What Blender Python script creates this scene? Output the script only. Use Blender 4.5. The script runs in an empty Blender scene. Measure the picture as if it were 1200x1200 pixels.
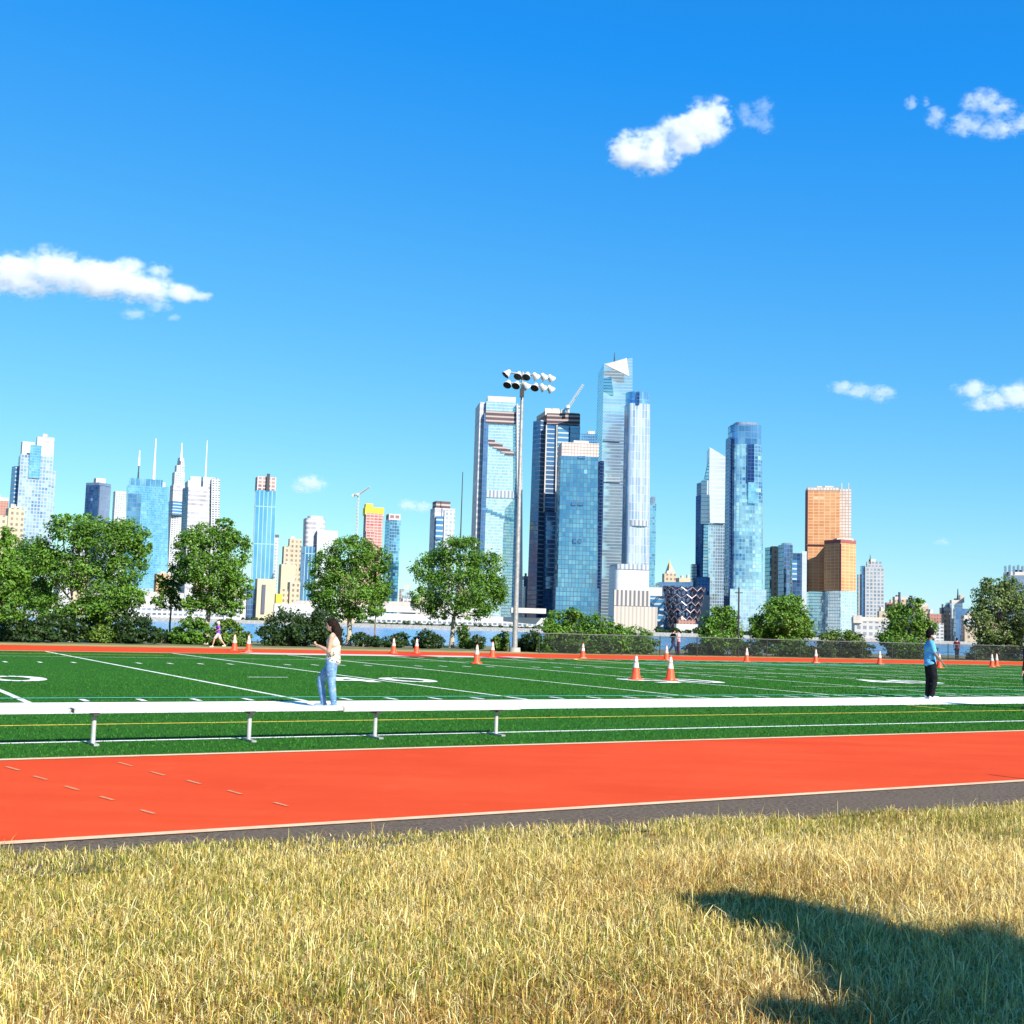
import bpy, bmesh, math, random
import numpy as np
from mathutils import Vector, Matrix
R = math.radians
random.seed(7); rng = np.random.default_rng(7)
S = bpy.context.scene
COL = S.collection

# ------------------------------------------------------------------ camera
F, CX, HY, K, H = 1400.0, 600.0, 734.0, 0.03, 1.5      # focal length and horizon in 1200 px units, eye height in m
rho = math.atan(K); th = math.atan((HY - 600) * math.cos(rho) / F)
Xv = Vector((1, 0, 0)); Uv = Vector((0, -math.sin(th), math.cos(th))); Fv = Vector((0, math.cos(th), math.sin(th)))
Rx = math.cos(rho) * Xv + math.sin(rho) * Uv
Ry = -math.sin(rho) * Xv + math.cos(rho) * Uv
cam = bpy.data.cameras.new('camera'); co = bpy.data.objects.new('camera', cam); COL.objects.link(co)
M4 = Matrix.Identity(4)
for i in range(3):
    M4[i][0] = Rx[i]; M4[i][1] = Ry[i]; M4[i][2] = -Fv[i]
M4[2][3] = H
co.matrix_world = M4
cam.sensor_fit = 'HORIZONTAL'; cam.sensor_width = 36; cam.lens = 36 * F / 1200
cam.clip_start = 0.05; cam.clip_end = 60000
S.camera = co

# ------------------------------------------------------------------ sun, sky, exposure
SUN_H = Vector((0.62, -0.785)); SUN_H.normalize(); SUN_EL = R(35)
to_sun = Vector((SUN_H.x * math.cos(SUN_EL), SUN_H.y * math.cos(SUN_EL), math.sin(SUN_EL)))
sl = bpy.data.lights.new('sun', 'SUN'); sl.energy = 5.0; sl.angle = R(0.5); sl.color = (1.0, 0.94, 0.84)
so = bpy.data.objects.new('sun', sl); COL.objects.link(so)
so.rotation_euler = to_sun.to_track_quat('Z', 'Y').to_euler()
w = bpy.data.worlds.new('World'); S.world = w; w.use_nodes = True
wn = w.node_tree; bg = wn.nodes['Background']; bg.inputs[1].default_value = 0.083
sky = wn.nodes.new('ShaderNodeTexSky'); sky.sky_type = 'NISHITA'; sky.sun_disc = False
sky.sun_elevation = SUN_EL; sky.sun_rotation = math.atan2(to_sun.x, to_sun.y)
sky.air_density = 1.0; sky.dust_density = 0.05; sky.ozone_density = 3.0; sky.altitude = 0
# the photograph's vivid processing: stretch the sky's own gradient per channel
sps = wn.nodes.new('ShaderNodeSeparateColor'); cbs = wn.nodes.new('ShaderNodeCombineColor'); wn.links.new(sky.outputs[0], sps.inputs[0])
def wmath(op, a, b, c=0.0):
    nd = wn.nodes.new('ShaderNodeMath'); nd.operation = op
    for i, q in enumerate((a, b, c)):
        if hasattr(q, 'node'): wn.links.new(q, nd.inputs[i])
        else: nd.inputs[i].default_value = q
    return nd.outputs[0]
wn.links.new(wmath('MAXIMUM', wmath('MULTIPLY_ADD', sps.outputs[0], .55, -.50), .09), cbs.inputs[0])
wn.links.new(wmath('MULTIPLY', wmath('POWER', sps.outputs[1], .82), 1.0), cbs.inputs[1])
wn.links.new(wmath('MINIMUM', wmath('MULTIPLY', wmath('POWER', sps.outputs[2], .15), 4.25), wmath('MULTIPLY', sps.outputs[2], 1.5)), cbs.inputs[2])
wn.links.new(cbs.outputs[0], bg.inputs[0])
vs = S.view_settings; vs.view_transform = 'Standard'; vs.look = 'None'; vs.exposure = 1.12; vs.gamma = 1; vs.use_curve_mapping = False
S.cycles.max_bounces = 10; S.cycles.diffuse_bounces = 3; S.cycles.glossy_bounces = 3; S.cycles.volume_bounces = 6
S.cycles.transparent_max_bounces = 8; S.cycles.use_denoising = True
S.cycles.caustics_reflective = False; S.cycles.caustics_refractive = False

# ------------------------------------------------------------------ helpers
def ray(px, py):
    xc, yc = px - CX, 600 - py
    a = xc * math.cos(rho) - yc * math.sin(rho); b = xc * math.sin(rho) + yc * math.cos(rho)
    return a * Xv + b * Uv + F * Fv
def at(px, py, Y):
    d = ray(px, py); return Vector((0, 0, H)) + d * (Y / d.y)
def gnd(px, py, z=0.0):
    d = ray(px, py); return Vector((0, 0, H)) + d * ((z - H) / d.z)
ANG = R(30.5); EU = Vector((math.cos(ANG), math.sin(ANG), 0)); EV = Vector((-math.sin(ANG), math.cos(ANG), 0))
def uv(u, v, z=0.0): return EU * u + EV * v + Vector((0, 0, z))
def touv(p): return p.dot(EU), p.dot(EV)

def tag(o, label=None, cat=None, group=None, kind=None):
    if label: o['label'] = label
    if cat: o['category'] = cat
    if group: o['group'] = group
    if kind: o['kind'] = kind
    return o
def empty(name, loc, label, cat, group=None, rz=0):
    o = bpy.data.objects.new(name, None); COL.objects.link(o); o.location = loc; o.rotation_euler = (0, 0, rz)
    o.empty_display_size = 0.2
    return tag(o, label, cat, group)

class MB:
    """collects faces of one mesh, with uv in metres and material slots"""
    def __init__(s): s.v = []; s.f = []; s.uv = []; s.m = []
    def face(s, pts, uvs=None, m=0):
        b = len(s.v); s.v += [tuple(p) for p in pts]; s.f.append(tuple(range(b, b + len(pts))))
        s.uv += list(uvs) if uvs else [(p[0], p[1]) for p in pts]; s.m.append(m)
    def prism(s, bot, top, m=0, mroof=1, cap=True):
        n = len(bot); per = 0.0
        for i in range(n):
            j = (i + 1) % n; a, b, c, d = bot[i], bot[j], top[j], top[i]
            L = (Vector(b) - Vector(a)).length; Lt = (Vector(c) - Vector(d)).length
            s.face([a, b, c, d], [(per, a[2]), (per + L, b[2]), (per + (L + Lt) / 2, c[2]), (per + (L - Lt) / 2, d[2])], m)
            per += L
        if cap:
            s.face(top, None, mroof); s.face(list(reversed(bot)), None, mroof)
    def box(s, c, dx, dy, dz, rz=0, m=0, mroof=None):
        ca, sa = math.cos(rz), math.sin(rz)
        fp = [(c[0] + x * ca - y * sa, c[1] + x * sa + y * ca) for x, y in ((-dx/2, -dy/2), (dx/2, -dy/2), (dx/2, dy/2), (-dx/2, dy/2))]
        s.prism([(x, y, c[2]) for x, y in fp], [(x, y, c[2] + dz) for x, y in fp], m, m if mroof is None else mroof)
    def tube(s, p0, p1, r0, r1=None, n=8, m=0, cap=True):
        p0, p1 = Vector(p0), Vector(p1); r1 = r0 if r1 is None else r1
        d = (p1 - p0).normalized(); a = d.orthogonal().normalized(); b = d.cross(a)
        q = [(math.cos(2*math.pi*i/n), math.sin(2*math.pi*i/n)) for i in range(n)]
        s.prism([p0 + a*x*r0 + b*y*r0 for x, y in q], [p1 + a*x*r1 + b*y*r1 for x, y in q], m, m, cap)
    def build(s, name, mats, parent=None, smooth=False, off=None, weld=False):
        me = bpy.data.meshes.new(name)
        vv = s.v if off is None else [(x - off[0], y - off[1], z - off[2]) for x, y, z in s.v]
        me.from_pydata(vv, [], s.f)
        ul = me.uv_layers.new(name='UVMap'); ul.data.foreach_set('uv', np.array(s.uv, dtype=np.float32).ravel())
        me.polygons.foreach_set('material_index', s.m)
        for mm in (mats if isinstance(mats, (list, tuple)) else [mats]): me.materials.append(mm)
        if weld:
            bm = bmesh.new(); bm.from_mesh(me); bmesh.ops.remove_doubles(bm, verts=bm.verts, dist=1e-5); bm.to_mesh(me); bm.free()
        if smooth: me.polygons.foreach_set('use_smooth', [True] * len(me.polygons))
        me.update()
        o = bpy.data.objects.new(name, me); COL.objects.link(o)
        if parent: o.parent = parent
        return o

def np_mesh(name, V, faces_flat, loop_tot, mat, parent=None, attr=None, smooth=False):
    me = bpy.data.meshes.new(name); nf = len(loop_tot)
    me.vertices.add(len(V)); me.vertices.foreach_set('co', V.astype(np.float32).ravel())
    me.loops.add(len(faces_flat)); me.loops.foreach_set('vertex_index', faces_flat.astype(np.int32))
    me.polygons.add(nf); st = np.concatenate([[0], np.cumsum(loop_tot)[:-1]]).astype(np.int32)
    me.polygons.foreach_set('loop_start', st)
    try: me.polygons.foreach_set('loop_total', loop_tot.astype(np.int32))
    except Exception: pass
    if attr is not None:
        a = me.attributes.new('tint', 'FLOAT_COLOR', 'POINT')
        a.data.foreach_set('color', np.c_[attr, np.ones(len(V))].astype(np.float32).ravel())
    me.materials.append(mat); me.update(calc_edges=True)
    if smooth: me.polygons.foreach_set('use_smooth', [True] * nf)
    o = bpy.data.objects.new(name, me); COL.objects.link(o)
    if parent: o.parent = parent
    return o

# ------------------------------------------------------------------ materials
class NT:
    def __init__(s, name):
        s.mat = bpy.data.materials.new(name); s.mat.use_nodes = True; s.t = s.mat.node_tree
        s.b = s.t.nodes['Principled BSDF']; s.out = s.t.nodes['Material Output']
    def n(s, typ, **kw):
        nd = s.t.nodes.new('ShaderNode' + typ)
        for k, v in kw.items(): setattr(nd, k, v)
        return nd
    def l(s, a, b): s.t.links.new(a, b)
    def _set(s, sock, v):
        if hasattr(v, 'node'): s.l(v, sock)
        else: sock.default_value = v
    def math(s, op, a, b=0.0, c=0.0, clamp=False):
        nd = s.n('Math', operation=op); nd.use_clamp = clamp
        s._set(nd.inputs[0], a); s._set(nd.inputs[1], b); s._set(nd.inputs[2], c); return nd.outputs[0]
    def mix(s, f, a, b):
        nd = s.n('Mix', data_type='RGBA'); s._set(nd.inputs[0], f)
        for i, v in ((6, a), (7, b)): s._set(nd.inputs[i], v if hasattr(v, 'node') else (*v[:3], 1))
        return nd.outputs[2]
    def noise(s, vec, scale, detail=3, rough=0.55):
        nd = s.n('TexNoise'); nd.inputs['Scale'].default_value = scale; nd.inputs['Detail'].default_value = detail
        nd.inputs['Roughness'].default_value = rough
        if vec is not None: s.l(vec, nd.inputs['Vector'])
        return nd.outputs[0]
    def ramp(s, f, lo, hi):
        nd = s.n('MapRange'); nd.clamp = True; s._set(nd.inputs[0], f); nd.inputs[1].default_value = lo; nd.inputs[2].default_value = hi
        return nd.outputs[0]
    def coord(s, which='Object'): return s.n('TexCoord').outputs[which]
    def bump(s, h, strength=0.3, dist=0.02):
        nd = s.n('Bump'); nd.inputs['Strength'].default_value = strength; nd.inputs['Distance'].default_value = dist
        s.l(h, nd.inputs['Height']); s.l(nd.outputs[0], s.b.inputs['Normal'])
    def set(s, **kw):
        nm = dict(base='Base Color', rough='Roughness', metal='Metallic', spec='Specular IOR Level')
        for k, v in kw.items():
            if k == 'base' and not hasattr(v, 'node'): v = (*v[:3], 1)
            s._set(s.b.inputs[nm[k]], v)
        return s

def mottled(name, c1, c2, scale=3.0, rough=0.7, metal=0.0, bump=0.0, spec=0.5, coord='Object', det=4):
    m = NT(name); v = m.coord(coord); f = m.ramp(m.noise(v, scale, det), 0.35, 0.65)
    m.set(base=m.mix(f, c1, c2), rough=rough, metal=metal, spec=spec)
    if bump: m.bump(m.noise(v, scale * 6, 3), bump, 0.01)
    return m.mat

def facade(name, glass, glass2, frame, floor_h=4.0, bay=1.6, hf=0.2, vf=0.15, metal=0.75, rough=0.18, rnd=0.8, patch=0.5, pscale=0.02,
           glass3=None, frough=0.6, seed=0.0, stretch=(1.4, 0.6)):
    """curtain wall or window wall; UV in metres"""
    frame = tuple(c * .54 for c in frame); dg_ = 1 - .38 * (1 - metal); glass, glass2 = tuple(c * dg_ for c in glass), tuple(c * dg_ for c in glass2)
    m = NT(name); u = m.coord('UV'); sp = m.n('SeparateXYZ'); m.l(u, sp.inputs[0])
    U = m.math('DIVIDE', sp.outputs[0], bay); V = m.math('DIVIDE', sp.outputs[1], floor_h)
    fu, fv = m.math('FRACT', U), m.math('FRACT', V)
    frm = m.math('MAXIMUM', m.math('LESS_THAN', fv, hf), m.math('LESS_THAN', fu, vf))
    cb = m.n('CombineXYZ'); m.l(m.math('FLOOR', U), cb.inputs[0]); m.l(m.math('FLOOR', V), cb.inputs[1]); cb.inputs[2].default_value = seed
    wnz = m.n('TexWhiteNoise', noise_dimensions='3D'); m.l(cb.outputs[0], wnz.inputs['Vector']); rv = wnz.outputs[0]
    mp = m.n('Mapping'); m.l(u, mp.inputs[0]); mp.inputs['Scale'].default_value = (*stretch, 1); mp.inputs['Location'].default_value = (seed * 37, seed * 11, 0)
    big = m.ramp(m.noise(mp.outputs[0], pscale, 4, 0.6), 0.38, 0.62)
    mp2 = m.n('Mapping'); m.l(cb.outputs[0], mp2.inputs[0]); mp2.inputs['Scale'].default_value = (.16, .34, 1); mp2.inputs['Location'].default_value = (seed * 7, 0, 0)
    midn = m.ramp(m.noise(mp2.outputs[0], 1.0, 3, .7), .50, .70)
    f = m.math('ADD', m.math('MULTIPLY', m.math('POWER', rv, 2.0), rnd * .45), m.math('MULTIPLY', big, patch), clamp=True)
    f = m.math('ADD', f, m.math('MULTIPLY', midn, rnd * .6), clamp=True)
    col = m.mix(f, glass, glass2)  # random pane tones also paint in patchy reflections and streaks
    if glass3: col = m.mix(m.math('GREATER_THAN', m.math('MULTIPLY', midn, m.math('FRACT', m.math('MULTIPLY', rv, 7.31))), 0.62), col, glass3)
    m.set(base=m.mix(frm, col, frame), metal=m.math('MULTIPLY', m.math('SUBTRACT', 1.0, frm), metal),
          rough=m.math('ADD', m.math('MULTIPLY', frm, frough - rough), rough))
    # panes are never perfectly coplanar
    nm = m.n('NewGeometry'); vsb = m.n('VectorMath', operation='SUBTRACT'); m.l(wnz.outputs[1], vsb.inputs[0]); vsb.inputs[1].default_value = (.5, .5, .5)
    vsc = m.n('VectorMath', operation='SCALE'); m.l(vsb.outputs[0], vsc.inputs[0]); vsc.inputs['Scale'].default_value = 0.07
    va = m.n('VectorMath', operation='ADD'); m.l(nm.outputs['Normal'], va.inputs[0]); m.l(vsc.outputs[0], va.inputs[1])
    vn = m.n('VectorMath', operation='NORMALIZE'); m.l(va.outputs[0], vn.inputs[0]); m.l(vn.outputs[0], m.b.inputs['Normal'])
    return m.mat
# plain materials
def plain(name, base, rough=0.6, metal=0.0, spec=0.5):
    return NT(name).set(base=base, rough=rough, metal=metal, spec=spec).mat
m_white_metal = mottled('painted_aluminium', (.40, .40, .41), (.49, .49, .49), 5, 0.4, 0.25)
m_galv = mottled('galvanised_steel', (.25, .25, .25), (.36, .36, .35), 6, 0.45, 0.4)
m_darkmetal = plain('dark_metal', (.03, .032, .036), 0.5, 0.3)
m_lens = plain('lamp_lens', (.012, .018, .022), 0.5, 0.0, 0.2)
m_lampwhite = mottled('lamp_housing', (.44, .45, .46), (.54, .54, .54), 5, 0.35, 0.2)
m_cone = mottled('cone_orange', (.86, .085, .02), (.75, .06, .015), 9, 0.45)
m_conewhite = mottled('cone_reflective_white', (.58, .55, .51), (.50, .47, .44), 14, 0.4)
m_conegrey = plain('cone_grey_gap', (.42, .36, .34), 0.5)

def turf():
    m = NT('artificial_turf'); v = m.coord('Object')
    big = m.ramp(m.noise(v, 0.22, 4), 0.3, 0.7); fine = m.ramp(m.noise(v, 9.0, 5, 0.7), 0.28, 0.72); tiny = m.ramp(m.noise(v, 60, 3, 0.7), 0.3, 0.7)
    med = m.ramp(m.noise(v, 1.6, 5, .65), .34, .66); c = m.mix(big, (.016, .088, .008), (.030, .142, .015)); c = m.mix(m.math('MULTIPLY', med, .45), c, (.038, .139, .018)); c = m.mix(m.math('MULTIPLY', fine, 0.7), c, (.009, .052, .006)); c = m.mix(m.math('MULTIPLY', tiny, 0.5), c, (.042, .168, .021))
    m.set(base=c, rough=0.9, spec=0.05); m.bump(m.math('ADD', m.noise(v, 70, 3, 0.8), m.math('MULTIPLY', m.noise(v, 14, 3), .7)), 0.9, 0.03); return m.mat
m_turf = turf()
def rubber():
    m = NT('track_rubber'); v = m.coord('Object')
    mp = m.n('Mapping'); m.l(v, mp.inputs[0]); mp.inputs['Rotation'].default_value = (0, 0, -ANG); mp.inputs['Scale'].default_value = (.12, 1.1, 1)
    st = m.ramp(m.noise(mp.outputs[0], 1.5, 5, .6), .32, .68); sc = m.ramp(m.noise(mp.outputs[0], 7, 6, .75), .60, .80); gr = m.ramp(m.noise(v, 120, 2, .7), .3, .7); bl = m.ramp(m.noise(v, .5, 4), .35, .65)
    c = m.mix(st, (.51, .056, .015), (.58, .074, .023)); c = m.mix(m.math('MULTIPLY', bl, .5), c, (.48, .040, .012)); c = m.mix(m.math('MULTIPLY', gr, .4), c, (.42, .038, .014)); c = m.mix(m.math('MULTIPLY', sc, .40), c, (.36, .040, .018)); c = m.mix(m.math('MULTIPLY', m.ramp(m.noise(v, 2.2, 6, .7), .56, .78), .30), c, (.60, .11, .05))
    m.set(base=c, rough=.9, spec=.05); m.bump(m.noise(v, 160, 2, .8), .5, .006); return m.mat
m_rubber = rubber()
def worn(name, c, under, amt=.35, scale=8, bump=.3):
    m = NT(name); v = m.coord('Object'); f = m.ramp(m.noise(v, scale, 5, .7), .42, .75)
    m.set(base=m.mix(m.math('MULTIPLY', f, amt), c, under), rough=.75, spec=.2); m.bump(m.noise(v, 70, 3, .8), bump, .02); return m.mat
m_linewhite = worn('white_turf_paint', (.78, .78, .76), (.25, .42, .25), .35, 5, .6)
m_linefaint = worn('pale_turf_paint', (.60, .66, .56), (.12, .30, .12), .6, 3)
m_lineyellow = worn('yellow_turf_paint', (.72, .50, .07), (.10, .22, .05), .5, 4)
m_lineteal = worn('teal_turf_paint', (.10, .48, .42), (.03, .20, .08), .5, 4)
m_linetrack = worn('cream_track_paint', (.56, .43, .28), (.55, .16, .06), .55, 5)
m_curbwhite = worn('white_kerb_paint', (.52, .46, .42), (.5, .25, .18), .5, 3); m_curbred = worn('red_kerb_paint', (.50, .018, .055), (.45, .06, .06), .4, 3)
def asphalt():
    m = NT('asphalt'); v = m.coord('Object'); f = m.ramp(m.noise(v, 26, 5, .8), .36, .64); b = m.ramp(m.noise(v, 1.3, 4), .35, .65)
    m.set(base=m.mix(m.math('MULTIPLY', b, .5), m.mix(f, (.030, .023, .018), (.19, .145, .11)), (.13, .10, .075)), rough=.95, spec=.1); m.bump(m.noise(v, 70, 3, .8), .8, .015); return m.mat
m_asphalt = asphalt()
m_soil = mottled('dry_thatch', (.12, .075, .022), (.30, .20, .06), 5, .9, bump=.6)
m_parksoil = mottled('scrub_soil', (.16, .13, .06), (.07, .10, .03), .6, .9, bump=.5)
m_riprap = mottled('riprap_stone', (.20, .19, .17), (.36, .34, .31), .8, .9, bump=.8)
def water():
    m = NT('river_water'); v = m.coord('Object'); mp = m.n('Mapping'); m.l(v, mp.inputs[0]); mp.inputs['Rotation'].default_value = (0, 0, -ANG)
    mp.inputs['Scale'].default_value = (.35, 1, 1); nz = m.noise(mp.outputs[0], .22, 6, .65)
    m.set(base=m.mix(m.ramp(m.noise(mp.outputs[0], .012, 4), .35, .65), (.060, .185, .36), (.10, .26, .46)), rough=.22, spec=.5); m.bump(nz, .55, 1.0); return m.mat
m_water = water()
def attr_leaf(name, a, b, rough=.5, trans=.32):
    m = NT(name); at_ = m.n('Attribute'); at_.attribute_name = 'tint'
    sp = m.n('SeparateColor'); m.l(at_.outputs['Color'], sp.inputs[0]); c = m.mix(sp.outputs[0], a, b)
    m.set(base=c, rough=rough, spec=.35)
    tr = m.n('BsdfTranslucent'); m.l(m.mix(.5, c, (.20, .30, .02)), tr.inputs['Color']); mx = m.n('MixShader'); mx.inputs[0].default_value = trans
    m.l(m.b.outputs[0], mx.inputs[1]); m.l(tr.outputs[0], mx.inputs[2]); m.l(mx.outputs[0], m.out.inputs[0]); return m.mat
m_leaf = attr_leaf('tree_leaves', (.022, .080, .009), (.15, .31, .030))
m_leafpale = attr_leaf('grey_green_leaves', (.035, .085, .025), (.20, .27, .085))
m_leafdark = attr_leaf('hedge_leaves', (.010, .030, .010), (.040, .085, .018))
m_leaflight = attr_leaf('shrub_leaves', (.030, .080, .012), (.15, .24, .03))
m_bark = mottled('bark', (.10, .075, .05), (.22, .18, .13), 4, .9, bump=.6)
m_barkpale = mottled('pale_bark', (.30, .26, .19), (.42, .37, .28), 4, .9, bump=.6)

# ------------------------------------------------------------------ ground, field, track
def sheet(name, quads, mat, z, kind='structure'):
    mb = MB()
    for q in quads: mb.face([(p[0], p[1], z) for p in q])
    o = mb.build(name, mat); o['kind'] = kind; return o
def strip(u0, u1, v0, v1): return [uv(u0, v0), uv(u1, v0), uv(u1, v1), uv(u0, v1)]
U0, U1 = -160, 300
sheet('ground', [strip(U0, U1, -300, 78)], m_soil, -0.012)
mb = MB()   # sloping stone bank down to the river
mb.face([uv(U0, 78, -.012), uv(U1, 78, -.012), uv(U1, 84, -4.5), uv(U0, 84, -4.5)])
mb.build('river_bank', m_riprap)['kind'] = 'structure'
sheet('scrub_ground', [strip(U0, U1, 61, 77.8)], m_parksoil, -0.004)
sheet('turf_field', [strip(U0, U1, 13.1, 49.2)], m_turf, 0.0)
sheet('running_track', [strip(U0, U1, 8.45, 13.1)], m_rubber, 0.002)
sheet('far_track', [strip(U0, 78, 49.6, 57.5)], m_rubber, 0.002)
sheet('dry_verge', [strip(U0, U1, 57.5, 61.2), strip(78, U1, 49.6, 57.5)], mottled('dry_verge_grass', (.34, .24, .08), (.20, .20, .06), .8, .9, bump=.6), 0.006)
sheet('asphalt_path', [strip(U0, U1, 7.35, 8.45)], m_asphalt, 0.0)
sheet('track_edge_lines', [strip(U0, U1, 8.40, 8.51), strip(U0, U1, 13.08, 13.22), strip(U0, U1, 49.2, 49.5)], m_linetrack, 0.008)
def seg(a, b, wd):
    d = (b - a).normalized(); n = Vector((-d.y, d.x, 0)) * wd / 2; return [a - n, b - n, b + n, a + n]
dash = []
for c in [(15,901),(47,912),(84,924),(125,936),(173,952),(147,896),(185,907),(227,917),(275,929),(329,943)]:
    dash.append(seg(gnd(c[0] - 8, c[1] - 2), gnd(c[0] + 8, c[1] + 2.4), .036))
sheet('lane_marks', dash, worn('faded_lane_paint', (.50, .22, .11), (.52, .08, .03), .7, 9), 0.007)
sheet('sideline_band', [strip(U0, U1, 18.9, 21.25)], m_linewhite, 0.004)
YL = [3.35 + 4.86 * k for k in range(-6, 24)]
sheet('yard_lines', [strip(u - .06, u + .06, 21.3, 49.0) for u in YL], worn('worn_yard_paint', (.72, .74, .70), (.10, .26, .10), .75, 1.6, .6), 0.004)
hq = []
for i in range(-30, 120):
    u = 3.35 + .972 * i
    if i % 5: hq += [strip(u - .05, u + .05, 21.45, 22.0), strip(u - .05, u + .05, 37.95, 38.6)]
sheet('hash_marks', hq + [strip(9.95, 11.0, 29.85, 29.97)], m_linewhite, 0.009)
fq = []
for i in range(20, 105):
    u = 3.35 + .972 * i
    if i % 5: fq += [strip(u - .06, u + .06, 31.6, 32.2), strip(u - .06, u + .06, 47.6, 48.2)]
sheet('faint_marks', fq + [strip(U0, U1, 43.4, 43.5), strip(25, U1, 34.6, 34.72), strip(25, U1, 26.0, 26.1)], m_linefaint, 0.006)
sheet('white_inner_line', [strip(U0, U1, 14.74, 14.84)], m_linewhite, 0.004)
sheet('yellow_line', [strip(U0, U1, 17.0, 17.09), strip(U0, 12, 46.2, 46.32)] , m_lineyellow, 0.004)
sheet('teal_line', [strip(U0, U1, 22.22, 22.34), strip(26, 60, 24.2, 24.3), strip(33, 50, 44.6, 45.2)], m_lineteal, 0.012)
def arc(c, r, a0, a1, wd, n=24):
    P = [c + Vector((math.cos(a), math.sin(a), 0)) * r for a in np.linspace(a0, a1, n)]
    return [seg(P[i], P[i + 1], wd) for i in range(n - 1)]
sheet('yellow_arcs', arc(uv(35.5, 46.0), 4.0, R(150), R(330), .16) + [seg(gnd(1062, 827), gnd(1108, 831.3), .07)], m_lineyellow, 0.014)
kw = [strip(a_, b_, 48.9, 51.0) for a_, b_ in ((16.5, 23.7), (25.2, 28.0), (29.5, 30.6))]; kr = [strip(a_, b_, 48.9, 51.0) for a_, b_ in ((23.7, 25.2), (28.0, 29.5))]
sheet('white_exchange_paint', kw, m_curbwhite, 0.016); sheet('red_exchange_paint', kr, m_curbred, 0.016)

# field numbers: digits drawn as rounded strokes, 10-yard numerals astride every second line
def digit_polys(ch, cu, cv, wu, hv, t):
    """each digit read from the near sideline: u to the right, v up"""
    def P(x, y): return uv(cu + (x - .5) * wu, cv + (y - .5) * hv)
    def st(pts):
        return [seg(P(*pts[i]) , P(*pts[i + 1]), t) for i in range(len(pts) - 1)]
    oval = [(.5 + .40 * math.sin(a), .5 + .42 * math.cos(a)) for a in np.linspace(0, 2 * math.pi, 21)]
    sh = {'0': [oval], '4': [[(.72, .0), (.72, 1.0), (.08, .34), (.95, .34)]], '3': [[(.1, .92), (.75, .92), (.85, .75), (.72, .52), (.4, .52)], [(.72, .52), (.88, .3), (.72, .08), (.1, .08)]],
          '5': [[(.85, .93), (.15, .93), (.15, .55), (.65, .58), (.86, .35), (.7, .08), (.1, .08)]]}[ch]
    out = []
    for pts in sh: out += st(pts)
    return out
nq = []
for u, a in ((3.35, '3'), (13.07, '4'), (22.79, '5'), (32.51, '4'), (42.23, '3')):
    nq += digit_polys(a, u - .85, 28.8, 1.25, 2.3, .34) + digit_polys('0', u + .85, 28.8, 1.25, 2.3, .34)
mb = MB()
for i, q in enumerate(nq): mb.face([(p[0], p[1], .011 + .0004 * (i % 12)) for p in q])
mb.build('field_numbers', m_linewhite)['kind'] = 'structure'

# river, far shore
sheet('river', [[Vector((-9000, 20, 0)), Vector((12000, 20, 0)), Vector((12000, 1900, 0)), Vector((-9000, 1900, 0))]], m_water, -4.0)
m_land = mottled('city_ground', (.22, .21, .20), (.34, .33, .31), .01, .9)
mb = MB()
mb.prism([(-9000, 1255, -4.5), (12000, 1255, -4.5), (12000, 9000, -4.5), (-9000, 9000, -4.5)], [(-9000, 1255, -1.6), (12000, 1255, -1.6), (12000, 9000, -1.6), (-9000, 9000, -1.6)], 0, 0)
mb.build('far_shore_ground', m_land)['kind'] = 'structure'

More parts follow.
